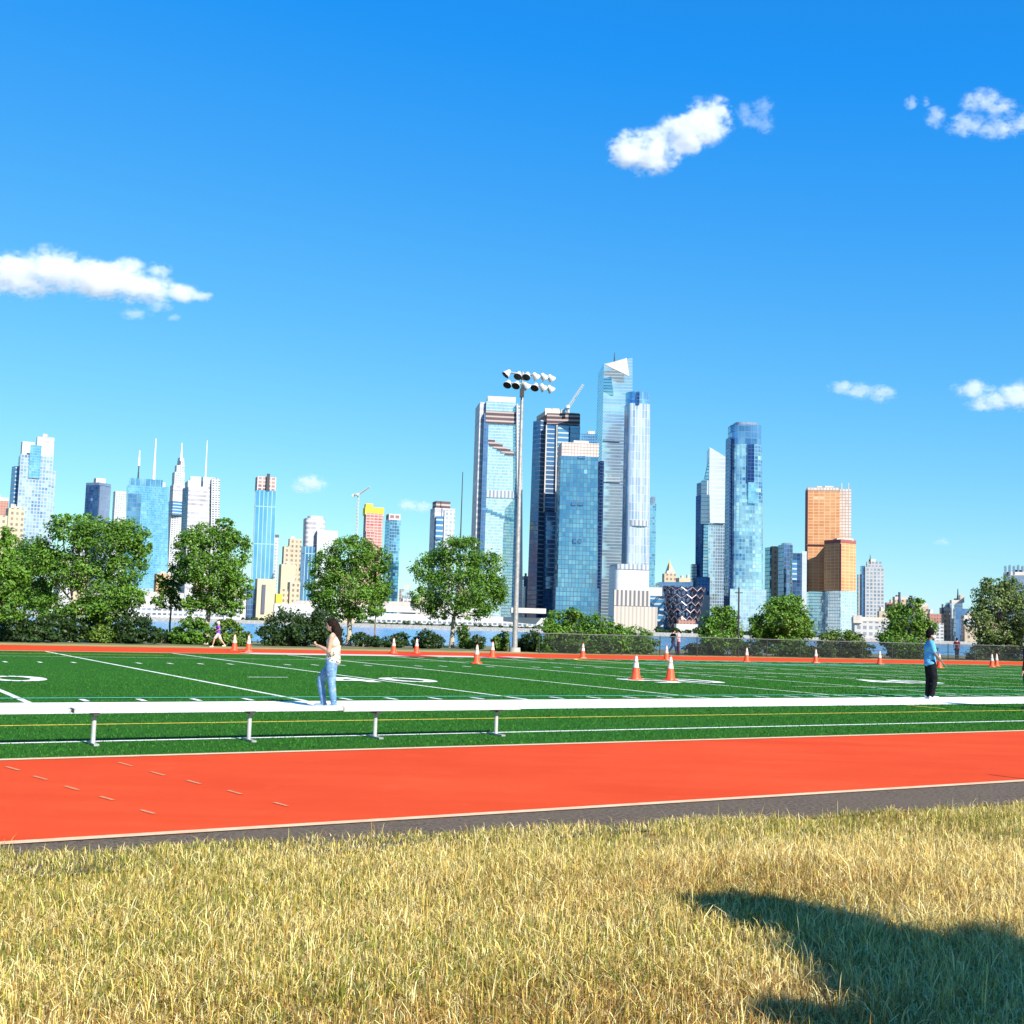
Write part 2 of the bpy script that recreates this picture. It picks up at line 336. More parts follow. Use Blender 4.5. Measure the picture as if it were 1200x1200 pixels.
# ------------------------------------------------------------------ dry grass (blades)
def snoise(x, y, s):
    r = np.random.default_rng(s); o = np.zeros_like(x)
    for k in range(9):
        a = r.uniform(0, 6.28); f = r.uniform(.5, 3.2); o += np.sin((x * math.cos(a) + y * math.sin(a)) * f + r.uniform(0, 6.28)) / (1 + .35 * f)
    return o / 3.2
def grass():
    P = []
    def scatter(n, x0, x1, y0, y1, keep):
        x = rng.uniform(x0, x1, n); y = rng.uniform(y0, y1, n); k = keep(x, y); P.append(np.c_[x[k], y[k]])
    vv = lambda x, y: -x * math.sin(ANG) + y * math.cos(ANG)
    edge = lambda x, y: vv(x, y) < 8.06 - .098 * (x * math.cos(ANG) + y * math.sin(ANG) - 1) + .16 * snoise(x * 3, y * 3, 3) + rng.normal(0, .07, len(x))
    infr = lambda x, y: np.abs(x) < .46 * y + .5
    scatter(420000, -4.5, 4.5, 4.2, 8.2, lambda x, y: edge(x, y) & infr(x, y))
    scatter(380000, -5, 7, 8.2, 13.5, lambda x, y: edge(x, y) & infr(x, y))
    scatter(70000, -9, 12, 1.5, 15, lambda x, y: edge(x, y) & ~infr(x, y))
    P = np.concatenate(P); n = len(P); x, y = P[:, 0], P[:, 1]
    dens = snoise(x * 2.2, y * 2.2, 11); keep = rng.uniform(0, 1, n) < np.clip(.74 + .5 * dens, .10, 1); x, y = x[keep], y[keep]; n = len(x)
    # two thirds of the blades grow in tufts and splay outwards
    nt = max(1, n // 16); tc = rng.integers(0, n, nt); ti = rng.integers(0, nt, n); tuft = rng.uniform(0, 1, n) < .62
    ox, oy = rng.normal(0, .028, n), rng.normal(0, .028, n); x0_, y0_ = x.copy(), y.copy(); x[tuft] = x0_[tc][ti][tuft] + ox[tuft]; y[tuft] = y0_[tc][ti][tuft] + oy[tuft]; tshade = rng.uniform(.78, 1.12, nt)[ti]; tlen = rng.uniform(.55, 1.45, nt)[ti]
    tall = snoise(x * 1.5, y * 1.5, 5); green = snoise(x * .8, y * .8, 8) + .55 * snoise(x * 3, y * 3, 9)
    v = vv(x, y)
    L = np.clip(rng.normal(.050, .022, n) * (1 + .45 * tall) * np.where(tuft, tlen, .8), .012, .16); L[rng.uniform(0, 1, n) < .05] *= 1.7
    wd = rng.uniform(.0011, .0026, n)
    ang = np.where(tuft, np.arctan2(oy, ox) + rng.normal(0, .6, n), rng.uniform(0, 2 * np.pi, n)); lean = np.abs(rng.normal(.5, .45, n)); flat = rng.uniform(0, 1, n) < .46; lean[flat] = rng.uniform(1.0, 1.45, flat.sum())
    dirx, diry = np.cos(ang), np.sin(ang); px, py = -diry, dirx
    # turn ribbon to a random facing
    fa = rng.uniform(0, np.pi, n); wx, wy = np.cos(fa), np.sin(fa)
    V = np.zeros((n, 7, 3)); ts = (0, .4, .75, 1.0)
    for k, t in enumerate(ts):
        a = lean * (t ** 1.3) ; hz = L * t * np.cos(a * .9); hr = L * t * np.sin(a)
        cx = x + dirx * hr; cy = y + diry * hr; ww = wd * (1 - .35 * t)
        if k < 3:
            V[:, 2 * k] = np.c_[cx - wx * ww, cy - wy * ww, hz]; V[:, 2 * k + 1] = np.c_[cx + wx * ww, cy + wy * ww, hz]
        else: V[:, 6] = np.c_[cx, cy, hz]
    V[:, 0:2, 2] -= .02
    straw = np.array([.86, .64, .18]); pale = np.array([.96, .82, .40]); brown = np.array([.42, .24, .06]); grn = np.array([.15, .20, .022]); grn2 = np.array([.38, .37, .05])
    r = rng.uniform(0, 1, n)
    c = np.where((r < .46)[:, None], straw, np.where((r < .82)[:, None], pale, brown))
    brownp = np.clip(.5 * snoise(x * 1.3 + 9, y * 1.3, 21) + .06 * (6.3 - v), 0, .5); bb_ = rng.uniform(0, 1, n) < brownp; c[bb_] = brown * .95
    gp = np.clip(.13 + .36 * green + .085 * np.clip(v - 4.6, 0, 4), 0, .8); g = rng.uniform(0, 1, n) < gp
    c[g] = np.where((rng.uniform(0, 1, g.sum()) < .45)[:, None], grn, grn2); c = c * (rng.uniform(.62, 1.0, n) * np.where(tuft, tshade, .9))[:, None]
    base = np.arange(n)[:, None] * 7
    q = np.array([0, 1, 3, 2, 2, 3, 5, 4, 4, 5, 6]); flat_i = (base + q[None]).ravel(); lt = np.tile([4, 4, 3], n)
    C = np.repeat(c[:, None, :], 7, 1)
    m = NT('grass_blade'); a = m.n('Attribute'); a.attribute_name = 'tint'; m.set(base=a.outputs['Color'], rough=.55, spec=.3)
    tr = m.n('BsdfTranslucent'); m.l(a.outputs['Color'], tr.inputs['Color']); mx = m.n('MixShader'); mx.inputs[0].default_value = .25
    m.l(m.b.outputs[0], mx.inputs[1]); m.l(tr.outputs[0], mx.inputs[2]); m.l(mx.outputs[0], m.out.inputs[0])
    o = np_mesh('dry_grass', V.reshape(-1, 3), flat_i, lt, m.mat, attr=C.reshape(-1, 3))
    tag(o, 'tall sun bleached dry grass in front of the asphalt path', 'grass', kind='stuff')
grass()
def turf_fibres():
    n = 900000; v = rng.uniform(13.25, 48.8, n); u = rng.uniform(-2.5, 62, n); kp = rng.uniform(0, 1, n) < np.clip(1.0 - (v - 14) / 24, .06, 1); v, u = v[kp], u[kp]
    x = u * math.cos(ANG) - v * math.sin(ANG); y = u * math.sin(ANG) + v * math.cos(ANG)
    ok = (np.abs(x) < .45 * y + .4) & (y < 62) & ~((np.abs(v - 28.8) < 1.3) & (np.abs((u - 3.35 + 4.86) % 9.72 - 4.86) < 1.6)) & ~((v > 18.86) & (v < 21.3)) & (np.abs(v - 14.79) > .07) & (np.abs(v - 17.04) > .07) & (np.abs(v - 22.28) > .08)
    du = (u - 3.35 + 2.43) % 4.86 - 2.43; ok &= ~((np.abs(du) < .09) & (v > 21.2)); dh = (u - 3.35 + .486) % .972 - .486; ok &= ~((np.abs(dh) < .07) & (((v > 21.4) & (v < 22.05)) | ((v > 37.9) & (v < 38.65)) | ((v > 31.55) & (v < 32.25))))
    x, y = x[ok], y[ok]; n = len(x); L = rng.uniform(.012, .035, n); w_ = rng.uniform(.003, .009, n) * np.clip(y / 22, 1, 2); a = rng.uniform(0, np.pi, n); lx, ly = rng.normal(0, .018, n), rng.normal(0, .018, n)
    V = np.zeros((n, 3, 3)); V[:, 0] = np.c_[x - np.cos(a) * w_, y - np.sin(a) * w_, np.full(n, -.002)]; V[:, 1] = np.c_[x + np.cos(a) * w_, y + np.sin(a) * w_, np.full(n, -.002)]; V[:, 2] = np.c_[x + lx, y + ly, L]
    pal = np.array([[.016, .095, .009], [.026, .135, .013], [.040, .17, .020], [.05, .16, .022]]); c = pal[rng.integers(0, 4, n)] * rng.uniform(.68, .98, n)[:, None]
    m = NT('turf_fibre'); at_ = m.n('Attribute'); at_.attribute_name = 'tint'; m.set(base=at_.outputs['Color'], rough=.8, spec=.08)
    o = np_mesh('turf_fibres', V.reshape(-1, 3), np.arange(3 * n), np.full(n, 3), m.mat, attr=np.repeat(c, 3, 0)); tag(o, 'short green plastic turf blades around the benches', 'turf', kind='stuff')
turf_fibres()

# ------------------------------------------------------------------ trees and shrubs
def leaves(name, blobs, n, size, mat, parent, origin, clumps=26, fill=.62, seed=1, squash=.8):
    r = np.random.default_rng(seed); vol = np.array([b[1][0] * b[1][2] for b in blobs]); vol = vol / vol.sum()
    pts, tint, outs = [], [], []
    for b, f in zip(blobs, vol):
        c, rad = np.array(b[0]), np.array(b[1]); k = max(5, int(clumps * f * len(blobs) / 2)); m = int(n * f)
        d = r.normal(size=(k, 3)); d /= np.linalg.norm(d, axis=1)[:, None]; cc = d * (r.uniform(.30, 1, (k, 1)) ** .55) * .9
        ci = r.integers(0, k, m); rr = r.uniform(.12, .36, k)
        dd = r.normal(size=(m, 3)); dd /= np.linalg.norm(dd, axis=1)[:, None]
        q = cc[ci] + dd * (r.uniform(0, 1, (m, 1)) ** .45) * rr[ci][:, None]
        free = r.uniform(0, 1, m) < (1 - fill) * .35
        dfree = r.normal(size=(m, 3)); dfree /= np.linalg.norm(dfree, axis=1)[:, None]; q[free] = (dfree * (r.uniform(0, 1, (m, 1)) ** .4))[free]
        out = q * .8 + dd * .9; outs.append(out / (np.linalg.norm(out, axis=1)[:, None] + 1e-6)); pts.append(c + q * rad); tn = r.uniform(0, 1, k)[ci] * .72 + r.uniform(0, 1, m) * .28; tint.append(tn)
    C = np.concatenate(pts); T = np.concatenate(tint); m = len(C)
    sz = size * r.uniform(.6, 1.35, m)
    nrm = r.normal(size=(m, 3)) * .62 + np.concatenate(outs) * .9 + np.array([0, 0, .45]); nrm /= np.linalg.norm(nrm, axis=1)[:, None]
    t = np.cross(nrm, r.normal(size=(m, 3))); t /= np.linalg.norm(t, axis=1)[:, None]; b = np.cross(nrm, t)
    V = np.stack([C - t * sz[:, None] * .5, C + b * sz[:, None] * .28 + nrm * sz[:, None] * .05, C + t * sz[:, None] * .5, C - b * sz[:, None] * .28], 1)
    V = V - np.array(origin)
    idx = np.arange(4 * m); A = np.repeat(np.c_[T, T, T], 4, 0)
    return np_mesh(name, V.reshape(-1, 3), idx, np.full(m, 4), mat, parent, attr=A)
def pxblobs(bl, Y, deep=.85):
    out = []
    for cx, cy, rx, ry in bl:
        c = at(cx, cy, Y + rng.uniform(-.8, .8)); s = Y / F; out.append(((c.x, c.y, c.z), (rx * s, max(rx, ry) * s * deep, ry * s)))
    return out
def behind_fence(p, px):
    v = touv(p)[1]; return p * (60.3 / v) if px > 630 and v < 60.3 else p
def tree(base, blobs, label, n=9000, size=.24, mat=m_leaf, tr=.16, bark=m_bark, lean=None, group='trees along the river edge', clumps=30, name='tree', seed=1):
    p = behind_fence(gnd(*base), base[0]); bl = pxblobs(blobs, p.y); root = empty(name, p, label, 'tree', group)
    mb = MB(); top = max(b[0][2] for b in bl); cz = np.mean([b[0][2] for b in bl]); cx = np.mean([b[0][0] for b in bl]); cy = np.mean([b[0][1] for b in bl])
    r0 = random.Random(seed)
    fork = Vector((p.x + (cx - p.x) * .15, p.y + (cy - p.y) * .2, p.z + (min(b[0][2] - b[1][2] * .3 for b in bl) - p.z) * .75 + .4)); mid = p.lerp(fork, .5) + Vector((r0.uniform(-.06, .06), 0, 0))
    mb.tube(p - Vector((0, 0, .1)), p + Vector((0, 0, .25)), tr * 1.5, tr * 1.08, 9); mb.tube(p + Vector((0, 0, .25)), mid, tr * 1.08, tr * .95, 9); mb.tube(mid, fork, tr * .95, tr * .8, 9)
    mb.build('trunk', bark, root, True, off=p)
    lb = MB(); fork2 = Vector((cx, cy, fork.z + (top - fork.z) * .35)); lb.tube(fork, fork2, tr * .75, tr * .5, 7)
    for b in bl:
        c = Vector(b[0]); st = fork.lerp(fork2, r0.uniform(0, 1)); mdl = st.lerp(c, .55) + Vector((r0.uniform(-.2, .2), r0.uniform(-.2, .2), .15))
        lb.tube(st, mdl, tr * .42, tr * .28, 6); lb.tube(mdl, c, tr * .28, tr * .12, 5)
        for k in range(4):
            e = c + Vector((r0.uniform(-.8, .8) * b[1][0], r0.uniform(-.8, .8) * b[1][1], r0.uniform(-.4, .9) * b[1][2])); lb.tube(mdl.lerp(c, r0.uniform(.2, 1)), e, tr * .14, tr * .04, 4)
    lb.build('limb', bark, root, True, off=p)
    leaves('crown', bl, int(n * 2.5), size * .72, mat, root, p, clumps=int(clumps * 2.1), seed=seed)
    return root
tree((82, 752), [(85,622,34,20),(45,652,30,24),(120,632,42,24),(148,628,28,24),(88,668,50,26),(145,668,28,26),(35,690,28,24),(128,698,38,20),(72,607,11,7),(104,611,22,10),(168,650,12,20),(60,712,32,16),(112,714,36,16),(150,700,24,16)],
     'broad green tree with spreading crown and pale trunk standing left of the small slim tree', 15000, .21, seed=11, bark=m_barkpale, clumps=60)
tree((28, 748), [(30,655,24,26),(18,690,26,24),(48,700,22,20),(10,665,16,20)], 'dense green tree half hidden between the cut off tree and the broad tree', 6500, .21, seed=31, clumps=40, tr=.12)
tree((-16, 752), [(0,640,20,24),(6,680,28,28),(8,714,24,20),(-30,655,38,45),(-40,705,36,30)], 'dark leafy tree cut off by the left edge of the photo', 9000, .21, seed=12, clumps=40)
tree((242, 755), [(250,630,36,20),(225,642,26,22),(274,648,24,26),(248,668,38,26),(277,688,22,20),(216,668,22,16),(246,702,30,18),(262,614,14,8),(265,712,22,12),(225,708,16,12)],
     'round crowned green tree right behind the purple shirted runner', 10000, .21, seed=13, bark=m_barkpale, clumps=55)
tree((199, 753), [(199,690,16,11),(188,704,12,10),(210,678,13,9),(206,707,11,9),(190,680,10,7)], 'small slim tree with thin crown between the two big trees on the left', 1900, .19, tr=.06, seed=14, clumps=30)
tree((408, 757), [(408,648,36,20),(384,664,24,24),(438,660,24,24),(410,688,46,26),(380,706,18,14),(445,688,17,18),(398,715,24,13),(420,636,18,10),(425,716,20,12),(376,690,20,16)],
     'bushy green tree directly behind the dark haired woman', 10500, .21, seed=15, bark=m_barkpale, clumps=55)
tree((439, 757), [(440,714,13,11),(446,699,11,11),(434,702,9,8)], 'slender sapling between the two bushy trees in the centre', 1100, .19, tr=.05, seed=16, clumps=26)
tree((529, 759), [(535,648,34,20),(505,667,28,22),(570,666,25,24),(540,688,48,26),(498,702,22,16),(576,700,20,18),(552,714,30,14),(545,637,20,9),(515,716,20,12),(580,690,18,18)],
     'bushy green tree just left of the tall floodlight mast', 10500, .22, seed=17, bark=m_barkpale, clumps=55)
tree((845, 771), [(845,752,24,16),(845,732,26,20),(830,744,13,14),(861,744,12,14),(846,718,16,9)], 'small round tree behind the fence below the pointed glass tower', 4200, .24, seed=18, clumps=44)
tree((917, 772), [(917,755,32,15),(917,722,32,24),(890,735,14,17),(944,738,13,17),(915,744,33,13),(925,705,18,10)], 'largest round tree behind the fence, below the orange netted tower', 7500, .25, seed=19, clumps=60)
tree((1066, 775), [(1062,757,26,15),(1060,728,28,22),(1086,738,15,16),(1044,746,20,12),(1072,708,13,9),(1050,712,12,8)], 'ragged green tree behind the fence left of the man in light blue', 4200, .26, seed=20, clumps=44)
tree((1170, 777), [(1170,760,32,15),(1163,703,24,24),(1185,698,18,22),(1148,730,18,22),(1175,744,28,22),(1204,728,24,38),(1158,684,12,9),(1180,682,12,8)], 'tall pale grey green tree behind the fence on the far right', 8500, .27, m_leafpale, seed=21, clumps=66)

def shrub(base, blobs, label, n=1500, size=.2, mat=m_leaflight, seed=1, group='shrubs along the river edge', name='shrub'):
    p = behind_fence(gnd(*base), base[0]); p = Vector((p.x, p.y, -.01)); bl = pxblobs(blobs + [(cx, base[1] - (base[1] - cy) * .42, rx * .92, (base[1] - cy) * .46) for cx, cy, rx, ry in blobs], p.y); root = empty(name, p, label, 'shrub', group)
    mb = MB(); r0 = random.Random(seed)
    for b in bl:
        for k in range(3): mb.tube(p, Vector(b[0]) + Vector((r0.uniform(-.5, .5) * b[1][0], 0, r0.uniform(-.1, .5) * b[1][2])), .03, .012, 5)
    mb.build('stem', m_bark, root, off=p); leaves('foliage', bl, int(n * 2.4), size * .85, mat, root, p, clumps=60, fill=.7, seed=seed); return root
SH = [
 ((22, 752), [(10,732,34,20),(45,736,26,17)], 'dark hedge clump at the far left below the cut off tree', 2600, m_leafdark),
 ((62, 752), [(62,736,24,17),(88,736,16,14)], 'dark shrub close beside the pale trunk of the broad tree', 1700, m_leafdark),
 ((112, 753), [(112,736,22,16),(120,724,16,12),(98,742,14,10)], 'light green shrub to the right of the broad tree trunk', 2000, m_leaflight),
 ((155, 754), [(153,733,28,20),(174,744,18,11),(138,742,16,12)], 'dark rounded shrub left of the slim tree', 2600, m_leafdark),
 ((225, 755), [(225,738,22,16),(210,745,14,10)], 'mid green rounded shrub left of the runner', 2000, m_leaf),
 ((268, 757), [(268,738,20,14),(283,747,14,9),(256,746,14,9)], 'light green shrub behind the runner and the two left cones', 1900, m_leaflight),
 ((335, 757), [(335,731,28,20),(318,743,20,13),(354,740,20,15)], 'dark wide shrub between the left cones and the woman', 3000, m_leafdark),
 ((375, 758), [(375,732,20,22),(390,745,16,11)], 'tall dark shrub right behind the head of the woman', 2400, m_leafdark),
 ((470, 759), [(468,749,13,9),(454,752,10,7)], 'low dark shrub behind the left cone of the centre pair', 700, m_leafdark),
 ((503, 760), [(501,748,13,12),(512,752,11,8),(491,752,9,7)], 'low dark rounded shrub beside the trunk of the tree left of the mast', 1300, m_leafdark),
 ((545, 760), [(543,740,9,9),(549,751,10,8)], 'bright green shrub right of the tree trunk near the mast', 900, m_leaflight),
 ((560, 761), [(560,752,10,8)], 'small dark shrub behind the nearest left centre cone', 600, m_leafdark),
 ((592, 763), [(590,750,9,11),(583,753,8,8)], 'narrow pale shrub touching the left side of the mast foot', 900, m_leaflight),
 ((625, 764), [(623,750,13,12),(612,754,9,8)], 'dark shrub touching the right side of the mast foot', 1200, m_leafdark),
 ((660, 768), [(658,730,24,18),(645,745,22,16),(672,722,18,12),(660,748,26,16)], 'tallest wide shrub right of the mast behind the fence', 4600, m_leaf),
 ((700, 769), [(698,733,26,16),(690,750,26,15),(716,742,20,14)], 'wide mid green shrub behind the fence in front of the blue glass tower', 3800, m_leaf),
 ((748, 770), [(745,742,22,10),(752,753,22,11),(730,751,16,11)], 'lower rounded shrub behind the fence in front of the white podium', 2600, m_leaf),
 ((985, 775), [(985,746,24,9),(968,752,14,8),(1003,752,14,8)], 'light green low shrub behind the fence below the netted towers', 2200, m_leaflight),
 ((1012, 776), [(1008,759,18,8),(990,760,14,7)], 'low dark shrub behind the fence under the light green one', 1300, m_leafdark),
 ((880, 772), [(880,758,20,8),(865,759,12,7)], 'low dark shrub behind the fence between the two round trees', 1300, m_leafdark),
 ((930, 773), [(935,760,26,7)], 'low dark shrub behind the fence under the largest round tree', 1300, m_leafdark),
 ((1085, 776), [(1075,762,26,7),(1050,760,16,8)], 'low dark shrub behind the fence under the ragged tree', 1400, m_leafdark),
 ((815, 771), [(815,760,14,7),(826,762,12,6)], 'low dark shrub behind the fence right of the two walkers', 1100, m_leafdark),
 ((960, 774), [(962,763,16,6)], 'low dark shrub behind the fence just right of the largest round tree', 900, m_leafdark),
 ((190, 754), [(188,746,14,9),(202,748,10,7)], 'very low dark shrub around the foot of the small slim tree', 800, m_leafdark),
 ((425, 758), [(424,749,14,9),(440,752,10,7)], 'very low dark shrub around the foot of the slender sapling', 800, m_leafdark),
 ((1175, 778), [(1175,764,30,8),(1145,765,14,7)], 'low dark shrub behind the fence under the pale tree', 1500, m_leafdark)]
for i, (b, bl, lab, n, mt) in enumerate(SH): shrub(b, bl, lab, n, .2, mt, seed=100 + i)
# tree beside the photographer whose crown throws the shadow on the grass (stands outside the frame)
def shade_tree():
    hgt = 4.2; sh = to_sun / to_sun.z * hgt
    root_p = Vector((7.6, 0.6, 0)); root = empty('tree', root_p, 'leafy tree beside the photographer outside the frame on the right', 'tree')
    bl = []
    for cx, cy, rx, ry in ((865,1072,36,14),(925,1082,45,26),(985,1098,48,34),(1050,1115,45,36),(1110,1135,60,40),(1170,1160,60,55),(1240,1160,80,70),(1090,1185,70,40),(1010,1140,26,22),(1200,1230,120,60),(1020,1215,90,14)):
        g = gnd(cx, cy); c = g + sh; s = g.y / F; sy = (gnd(cx, cy - ry) - gnd(cx, cy + ry)).length / 2
        for e in (0, .30, .62, .95, 1.3): bl.append(((c.x + sh.x * e, c.y + sh.y * e, c.z + sh.z * e + rng.uniform(-.1, .1)), (rx * s * (1 if e == 0 else .72), sy * (1 if e == 0 else .72), .22 if e == 0 else .30)))  # upper crown layers added up-sun to block more sky light from the grass
    mb = MB(); mb.tube(root_p - Vector((0, 0, .1)), root_p + Vector((0, 0, 3.2)), .16, .12, 9); mb.build('trunk', m_bark, root, True, off=root_p)
    lb = MB()
    for b in bl[::5]: lb.tube(root_p + Vector((0, 0, 3.1)), Vector(b[0]), .06, .02, 5)
    lb.build('limb', m_bark, root, True, off=root_p)
    leaves('crown', bl, 90000, .12, m_leaf, root, root_p, clumps=90, seed=77)
shade_tree()
# ------------------------------------------------------------------ players' benches
def bench(u0, u1, legs, label, zt=.415):
    v = 14.45; o = uv(u0, v); root = empty('bench', o, label, 'bench', 'benches along the near sideline', ANG)
    L = u1 - u0; mb = MB(); mb.box((L / 2, 0, zt - .045), L, .245, .045)
    for yy in (-.08, 0, .08): mb.box((L / 2, yy, zt), L - .004, .022, .004)
    ob = mb.build('seat', m_white_metal, root); bv = ob.modifiers.new('bevel', 'BEVEL'); bv.width = .006; bv.segments = 2
    for e, x in (('a', .0), ('b', L)):
        c = MB(); c.box((x + (-.006 if e == 'a' else .006), 0, zt - .047), .016, .252, .05); c.build('end_cap', m_galv, root)
    for u in legs:
        x = u - u0; lb = MB(); lb.tube((x, 0, .02), (x, 0, zt - .075), .026, .026, 12)
        lg = lb.build('leg', m_white_metal, root, True)
        fb = MB(); fb.box((x, 0, .003), .06, .42, .022); fb.build('foot', m_galv, lg)
        bb = MB(); bb.box((x, 0, zt - .078), .07, .22, .031); bb.build('bracket', m_darkmetal, lg)
    return root
bench(-.9, 2.70, (-.1, 1.6), 'white metal bench cut off by the left edge of the photo')
bench(2.76, 6.03, (3.0, 4.85), 'white metal bench left of the one with the closest legs, in front of the woman')
bench(6.05, 8.66, (6.54, 8.36), 'shortest white metal bench, to the right of the woman', .40)

# ------------------------------------------------------------------ traffic cones
def cone(px, py, label, rot=0.0, hgt=.76, tilt=0.0):
    p = gnd(px, py); root = empty('traffic_cone', p, label, 'traffic cone', 'traffic cones set out on the field and far track', rot)
    b = MB(); s = .19; cut = .05
    oct_ = [(-s + cut, -s), (s - cut, -s), (s, -s + cut), (s, s - cut), (s - cut, s), (-s + cut, s), (-s, s - cut), (-s, -s + cut)]
    b.prism([(x, y, .016) for x, y in oct_], [(x * .96, y * .96, .05) for x, y in oct_]); b.build('base', m_cone, root)
    def rad(z): return .145 - (.145 - .028) * (z - .05) / (hgt - .05)
    c = MB(); c.tube((0, 0, .05), (0, 0, .07), .155, .148, 24); c.tube((0, 0, .07), (0, 0, hgt), rad(.07), rad(hgt), 24); c.tube((0, 0, hgt - .012), (0, 0, hgt), .031, .026, 20)
    c.build('body', m_cone, root, True)
    for a, bb, mt in ((.375, .53, m_conewhite), (.56, .72, m_conewhite)):
        k = MB(); k.tube((0, 0, a), (0, 0, bb), rad(a) + .003, rad(bb) + .003, 24, cap=False); k.build('reflective_collar', mt, root, True)
    return root
for i, (px, py, lab) in enumerate([
    (274.5, 763, 'orange cone with white bands, left one of the pair beside the runner'), (291, 764, 'orange cone with white bands, right one of the pair beside the runner'),
    (461, 766, 'orange cone with white bands in front of the sapling, left of two'), (488, 766, 'orange cone with white bands in front of the low dark rounded shrub'),
    (558.5, 778, 'orange cone on the turf just left of the mast foot, the nearer of two'), (577, 771, 'orange cone nearest the mast foot, smaller and farther of two'),
    (683, 771.5, 'lone orange cone in front of the fence shrubs left of the large cones'), (745, 797, 'large orange and white cone on the white field number, left of the near pair'),
    (785.5, 798, 'large orange and white cone on the white field number, right of the near pair'), (781, 774, 'small orange cone seen just behind the right large cone'),
    (875, 776, 'orange cone in front of the gap between the two round trees'), (956, 777, 'orange cone in front of the low shrub below the netted towers'),
    (1031, 778.5, 'orange cone in front of the fence left of the ragged tree'), (1101, 783, 'orange cone partly hidden behind the man in light blue'),
    (1162.5, 782, 'left one of two touching cones in front of the pale tree'), (1168, 781, 'right one of two touching cones in front of the pale tree')]):
    cone(px, py, lab, .3 * i)

# ------------------------------------------------------------------ floodlight mast
def mast():
    p = gnd(603, 764); Y = p.y; root = empty('floodlight_mast', p, 'tall grey floodlight mast with two rows of lamps at the field edge', 'floodlight')
    top = at(613.3, 436, Y); top = Vector((p.x + .05, p.y, top.z)); Hm = top.z
    mb = MB(); mb.tube((0, 0, .25), (0, 0, Hm * .5), .165, .13, 20); mb.tube((0, 0, Hm * .5), (0, 0, Hm), .13, .085, 20); mb.build('pole', m_galv, root, True)
    fb = MB(); fb.tube((0, 0, -.05), (0, 0, .26), .36, .34, 20); fb.build('footing', m_riprap, root, True)
    jb = MB(); jb.box((-.02, -.3, Hm * .905), .26, .2, .5); jb.build('junction_box', m_darkmetal, root)
    r1 = [(594,438.3),(607.3,440.3),(617.3,441),(628,442),(637.7,442.7),(646,444.3)]; r2 = [(595,450.3),(605,451.3),(617,453.3),(627,453.7),(636.7,455),(645.3,456.7)]
    Lf, Lc, Lr = Vector((-.62, -.25, -.74)), Vector((-.22, -.62, -.76)), Vector((.66, .22, -.72))
    aims = [[Lf, Lc, Lc, Lr, Lr, Lr], [Lc, Lc, Lr, Lc, Lr, Lr]]
    for row, am in zip((r1, r2), aims):
        P = [at(x, y, Y) - p for x, y in row]; zz = P[2].z + .1
        a = MB(); d = Vector((1, -.03, 0)); a.tube(Vector((P[0].x - .1, 0, P[0].z + .12)), Vector((P[5].x + .1, 0, P[5].z + .12)), .06, .06, 8); a.build('crossarm', m_galv, root, True)
        for q, v in zip(P, am):
            v = v.normalized(); c = Vector((q.x, -.12, q.z)); b = MB()
            prof = [(-.30, .05), (-.26, .12), (-.10, .16), (.0, .22), (.10, .25), (.15, .255)]
            for (t0, ra), (t1, rb) in zip(prof[:-1], prof[1:]): b.tube(c + v * t0, c + v * t1, ra, rb, 18, cap=(t0 == -.30))
            ob = b.build('floodlight', m_lampwhite, root, True)
            l = MB(); l.tube(c + v * .10, c + v * .125, .238, .238, 18); l.build('lens', m_lens, ob)
            y = MB(); y.tube(c - v * .1, Vector((q.x, 0, q.z + .12)), .035, .03, 6); y.build('yoke', m_darkmetal, ob)
mast()
# slim utility pole standing beyond the fence
pp = gnd(865, 769.5); root = empty('utility_pole', pp, 'slim dark pole in front of the round tree behind the fence', 'pole')
zt = at(864.5, 690, pp.y).z
mb = MB(); mb.tube((0, 0, 0), (0, 0, zt), .075, .05, 10); mb.build('pole', m_darkmetal, root, True)
mb = MB(); mb.tube((0, 0, zt), (0, 0, zt + .12), .09, .03, 10); mb.tube((-.25, 0, zt - .25), (.25, 0, zt - .25), .025, .025, 6); mb.build('cap', m_darkmetal, root)

# thin post just outside the frame: its shadow reaches onto the track at the right edge
tip = gnd(1160, 908); hp = 1.15; pb_ = tip + Vector((SUN_H.x, SUN_H.y, 0)) * (hp / math.tan(SUN_EL)); root = empty('marker_post', pb_, 'thin metal post at the track edge just outside the frame on the right', 'post')
mb = MB(); mb.tube((0, 0, -.02), (0, 0, hp), .035, .022, 10); mb.build('post_shaft', m_galv, root, True); mb = MB(); mb.tube((0, 0, -.01), (0, 0, .03), .12, .11, 14); mb.build('foot', m_darkmetal, root)
